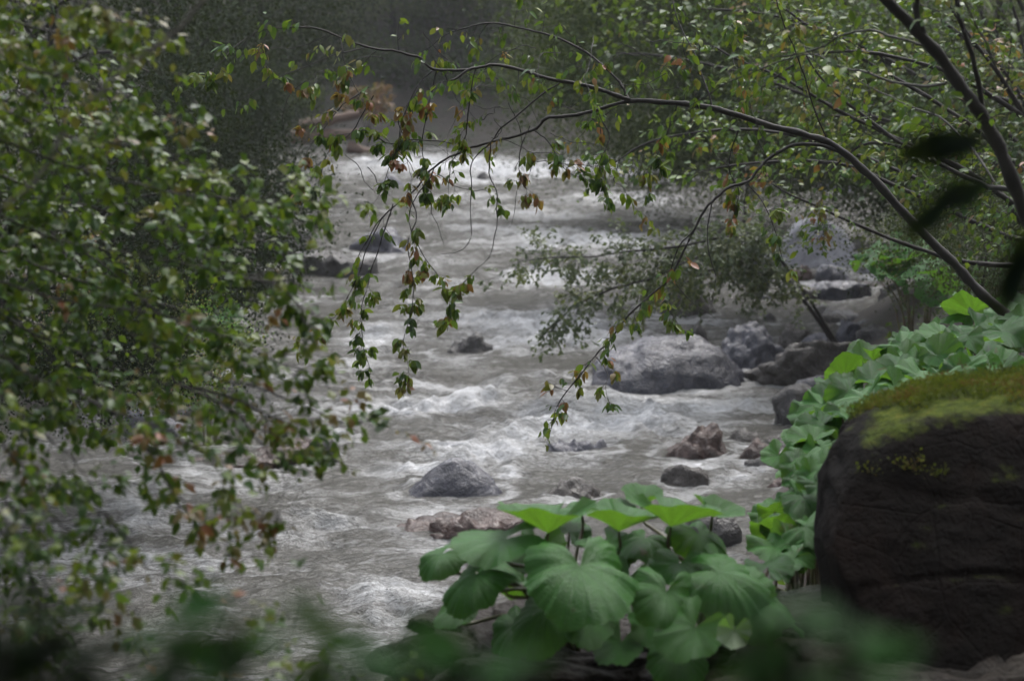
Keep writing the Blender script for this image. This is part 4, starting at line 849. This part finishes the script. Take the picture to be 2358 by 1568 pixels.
# ------------------------------------------------------------------ near boulders
def near_rock(name, label, c, a, kind, seed, **kw):
    me = rock_mesh(seed=seed, a=a[0], b=a[1], c=a[2], kind=kind, sub=6, **kw); o = link(name, me, label=label, category='boulder'); o.location = Vector([float(v) for v in c]); return o
def mossy_boulder():
    # outline and bulk: left face upright, top sloping up to the right
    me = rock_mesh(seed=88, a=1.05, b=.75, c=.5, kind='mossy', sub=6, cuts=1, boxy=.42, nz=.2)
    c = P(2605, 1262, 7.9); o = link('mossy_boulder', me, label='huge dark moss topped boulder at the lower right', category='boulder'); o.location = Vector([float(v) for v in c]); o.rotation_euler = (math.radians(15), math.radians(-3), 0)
    bpy.context.view_layer.update()
    V = np.empty(len(me.vertices)*3, np.float32); me.vertices.foreach_get('co', V); V = V.reshape(-1, 3)
    N = np.empty(len(me.vertices)*3, np.float32); me.vertices.foreach_get('normal', N); N = N.reshape(-1, 3)
    R = np.array(o.matrix_world.to_3x3()); Vw = V @ R.T+np.array(o.location); Nw = N @ R.T
    r = np.random.default_rng(5); k = Nw[:, 2]+.55*fbm(V[:, 0]*2.5, V[:, 1]*2.5+V[:, 2]*2.5, 4) > .82; k &= Vw[:, 2] > Vw[:, 2].max()-.3; idx = np.where(k)[0]; n = 42000; i = r.choice(idx, n); L = Leaves()
    p = Vw[i]+r.normal(0, .014, (n, 3)); p -= Nw[i]*.004; L.add(p, Nw[i]+r.normal(0, .55, (n, 3)), r.normal(0, 1, (n, 3)), r.uniform(.005, .015, n), np.clip(.55+.9*fbm(p[:, 0]*5, p[:, 1]*5, 3)+r.normal(0, .15, n), 0, 1))
    m = leaf_material('moss_tufts', [(0, (.018, .03, .005)), (.5, (.07, .095, .01)), (.9, (.12, .12, .014)), (1, (.12, .06, .02))], trans=.25, rough=.8, spec=.2)
    mo = link('moss', leaves_mesh('moss', L.arrays(), BL_LOW), mat=m, kind='stuff'); mo.parent = o; mo.matrix_parent_inverse = o.matrix_world.inverted()
    return o
mossy_boulder()
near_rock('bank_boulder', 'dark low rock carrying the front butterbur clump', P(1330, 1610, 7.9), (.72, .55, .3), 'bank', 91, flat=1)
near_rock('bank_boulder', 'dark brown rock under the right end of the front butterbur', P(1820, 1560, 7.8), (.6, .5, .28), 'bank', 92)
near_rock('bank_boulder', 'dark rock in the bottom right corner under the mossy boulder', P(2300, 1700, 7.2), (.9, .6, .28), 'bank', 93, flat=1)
# ------------------------------------------------------------------ out of focus saplings close to the lens
def sapling(label, base, stems, leaf, seed, mat=M_LEAF_NEAR, cat='sapling', name='sapling'):
    base = (base[0], base[1], float(ground_z(base[0], base[1]))); rt = thing(name, label, cat, base); r = np.random.default_rng(seed); T, L = Tubes(), Leaves()
    for pts in stems:
        pa = smooth_path(np.vstack([[base[0], base[1], base[2]-.05], paths(pts)])); branch_part(rt, pa, .005, .0015, M_BARK, 'stem', 6)
        m = len(pa); n = 9
        for j in range(n):
            i = int(m*(.45+.55*j/(n-1)))-1; sd = 1 if j % 2 else -1
            t = unit(pa[i]-pa[i-1]); s = unit(np.cross(t, (0, 1, 0.1)))*sd
            L.add(pa[i], t*.4+s+r.normal(0, .3, 3), np.array((0, -.4, 1))+r.normal(0, .4, 3), leaf*r.uniform(.7, 1.2), r.uniform(0, 1))
    put_leaves(rt, L, mat, 60, BL_FINE); return rt
sapling('blurred green sapling near the lens left of the bottom centre', (-.12, 1.35), [[(560, 1810, 1.35), (545, 1610, 1.35), (530, 1495, 1.35)], [(760, 1810, 1.4), (740, 1670, 1.4), (680, 1560, 1.4)], [(820, 1860, 1.3), (850, 1730, 1.3), (800, 1630, 1.3)], [(420, 1860, 1.35), (430, 1690, 1.35), (380, 1550, 1.35)]], .042, 101)
sapling('blurred green sapling near the lens at the bottom centre', (.0, 1.3), [[(1100, 1910, 1.3), (1080, 1795, 1.3), (1040, 1685, 1.3)], [(1200, 1910, 1.25), (1220, 1815, 1.25), (1250, 1695, 1.25)], [(960, 1910, 1.25), (960, 1835, 1.25), (930, 1755, 1.25)]], .042, 102)
sapling('blurred green sapling near the lens in front of the mossy boulder foot', (.2, 1.3), [[(1830, 1815, 1.3), (1850, 1625, 1.3), (1880, 1465, 1.3)], [(1950, 1845, 1.25), (1960, 1705, 1.25), (1950, 1565, 1.25)], [(1740, 1845, 1.3), (1740, 1705, 1.3), (1720, 1605, 1.3)]], .042, 103)
sapling('dark blurred sapling near the lens in the lower left corner', (-.25, 1.5), [[(130, 1800, 1.5), (120, 1580, 1.5), (105, 1410, 1.5)], [(200, 1850, 1.5), (190, 1700, 1.5), (170, 1570, 1.5)], [(30, 1850, 1.5), (20, 1650, 1.5), (10, 1530, 1.5)], [(330, 1850, 1.5), (330, 1700, 1.5), (320, 1590, 1.5)], [(-20, 1850, 1.6), (0, 1500, 1.6), (20, 1360, 1.6)]], .042, 104, mat=M_LEAF_DARK)
# a twig hanging close by at the right edge
rt = thing('hanging_twig', 'dark blurred leafy twig hanging close to the lens at the right edge', 'twig', tuple(P(2500, -300, 2.2))); L = Leaves(); r = np.random.default_rng(9)
for pts in ([(2500, -300, 2.2), (2480, 100, 2.2), (2400, 300, 2.2), (2280, 400, 2.2), (2180, 470, 2.2)], [(2480, 100, 2.2), (2440, 350, 2.2), (2390, 520, 2.2), (2350, 620, 2.2)], [(2480, 100, 2.2), (2380, 240, 2.2), (2280, 315, 2.2), (2190, 335, 2.2)]):
    pa = smooth_path(paths(pts)); branch_part(rt, pa, .003, .0012, M_BARK, 'stem', 6); t = unit(pa[-1]-pa[-3])
    for j in range(6): L.add(pa[-1-j], t+r.normal(0, .16, 3), np.array((0, -1, .3))+r.normal(0, .3, 3), .052, .1*j)
put_leaves(rt, L, M_LEAF_DARK, 60, BL_FINE)

# ------------------------------------------------------------------ the misty air
V = np.array([(x, y, z) for z in (-7, 52) for y in (-47, 132) for x in (-86, 86)], float)
hz = mesh('haze', V, [(0, 2, 3, 1), (4, 5, 7, 6), (0, 1, 5, 4), (2, 6, 7, 3), (0, 4, 6, 2), (1, 3, 7, 5)], smooth=False)
hm = bpy.data.materials.new('haze'); hm.use_nodes = True; t = hm.node_tree; t.nodes.remove(t.nodes['Principled BSDF'])
pv = t.nodes.new('ShaderNodeVolumePrincipled'); pv.inputs['Density'].default_value = .0006; pv.inputs['Color'].default_value = (.9, .91, .95, 1)
t.links.new(pv.outputs[0], t.nodes['Material Output'].inputs['Volume'])
link('haze', hz, mat=hm, kind='stuff')
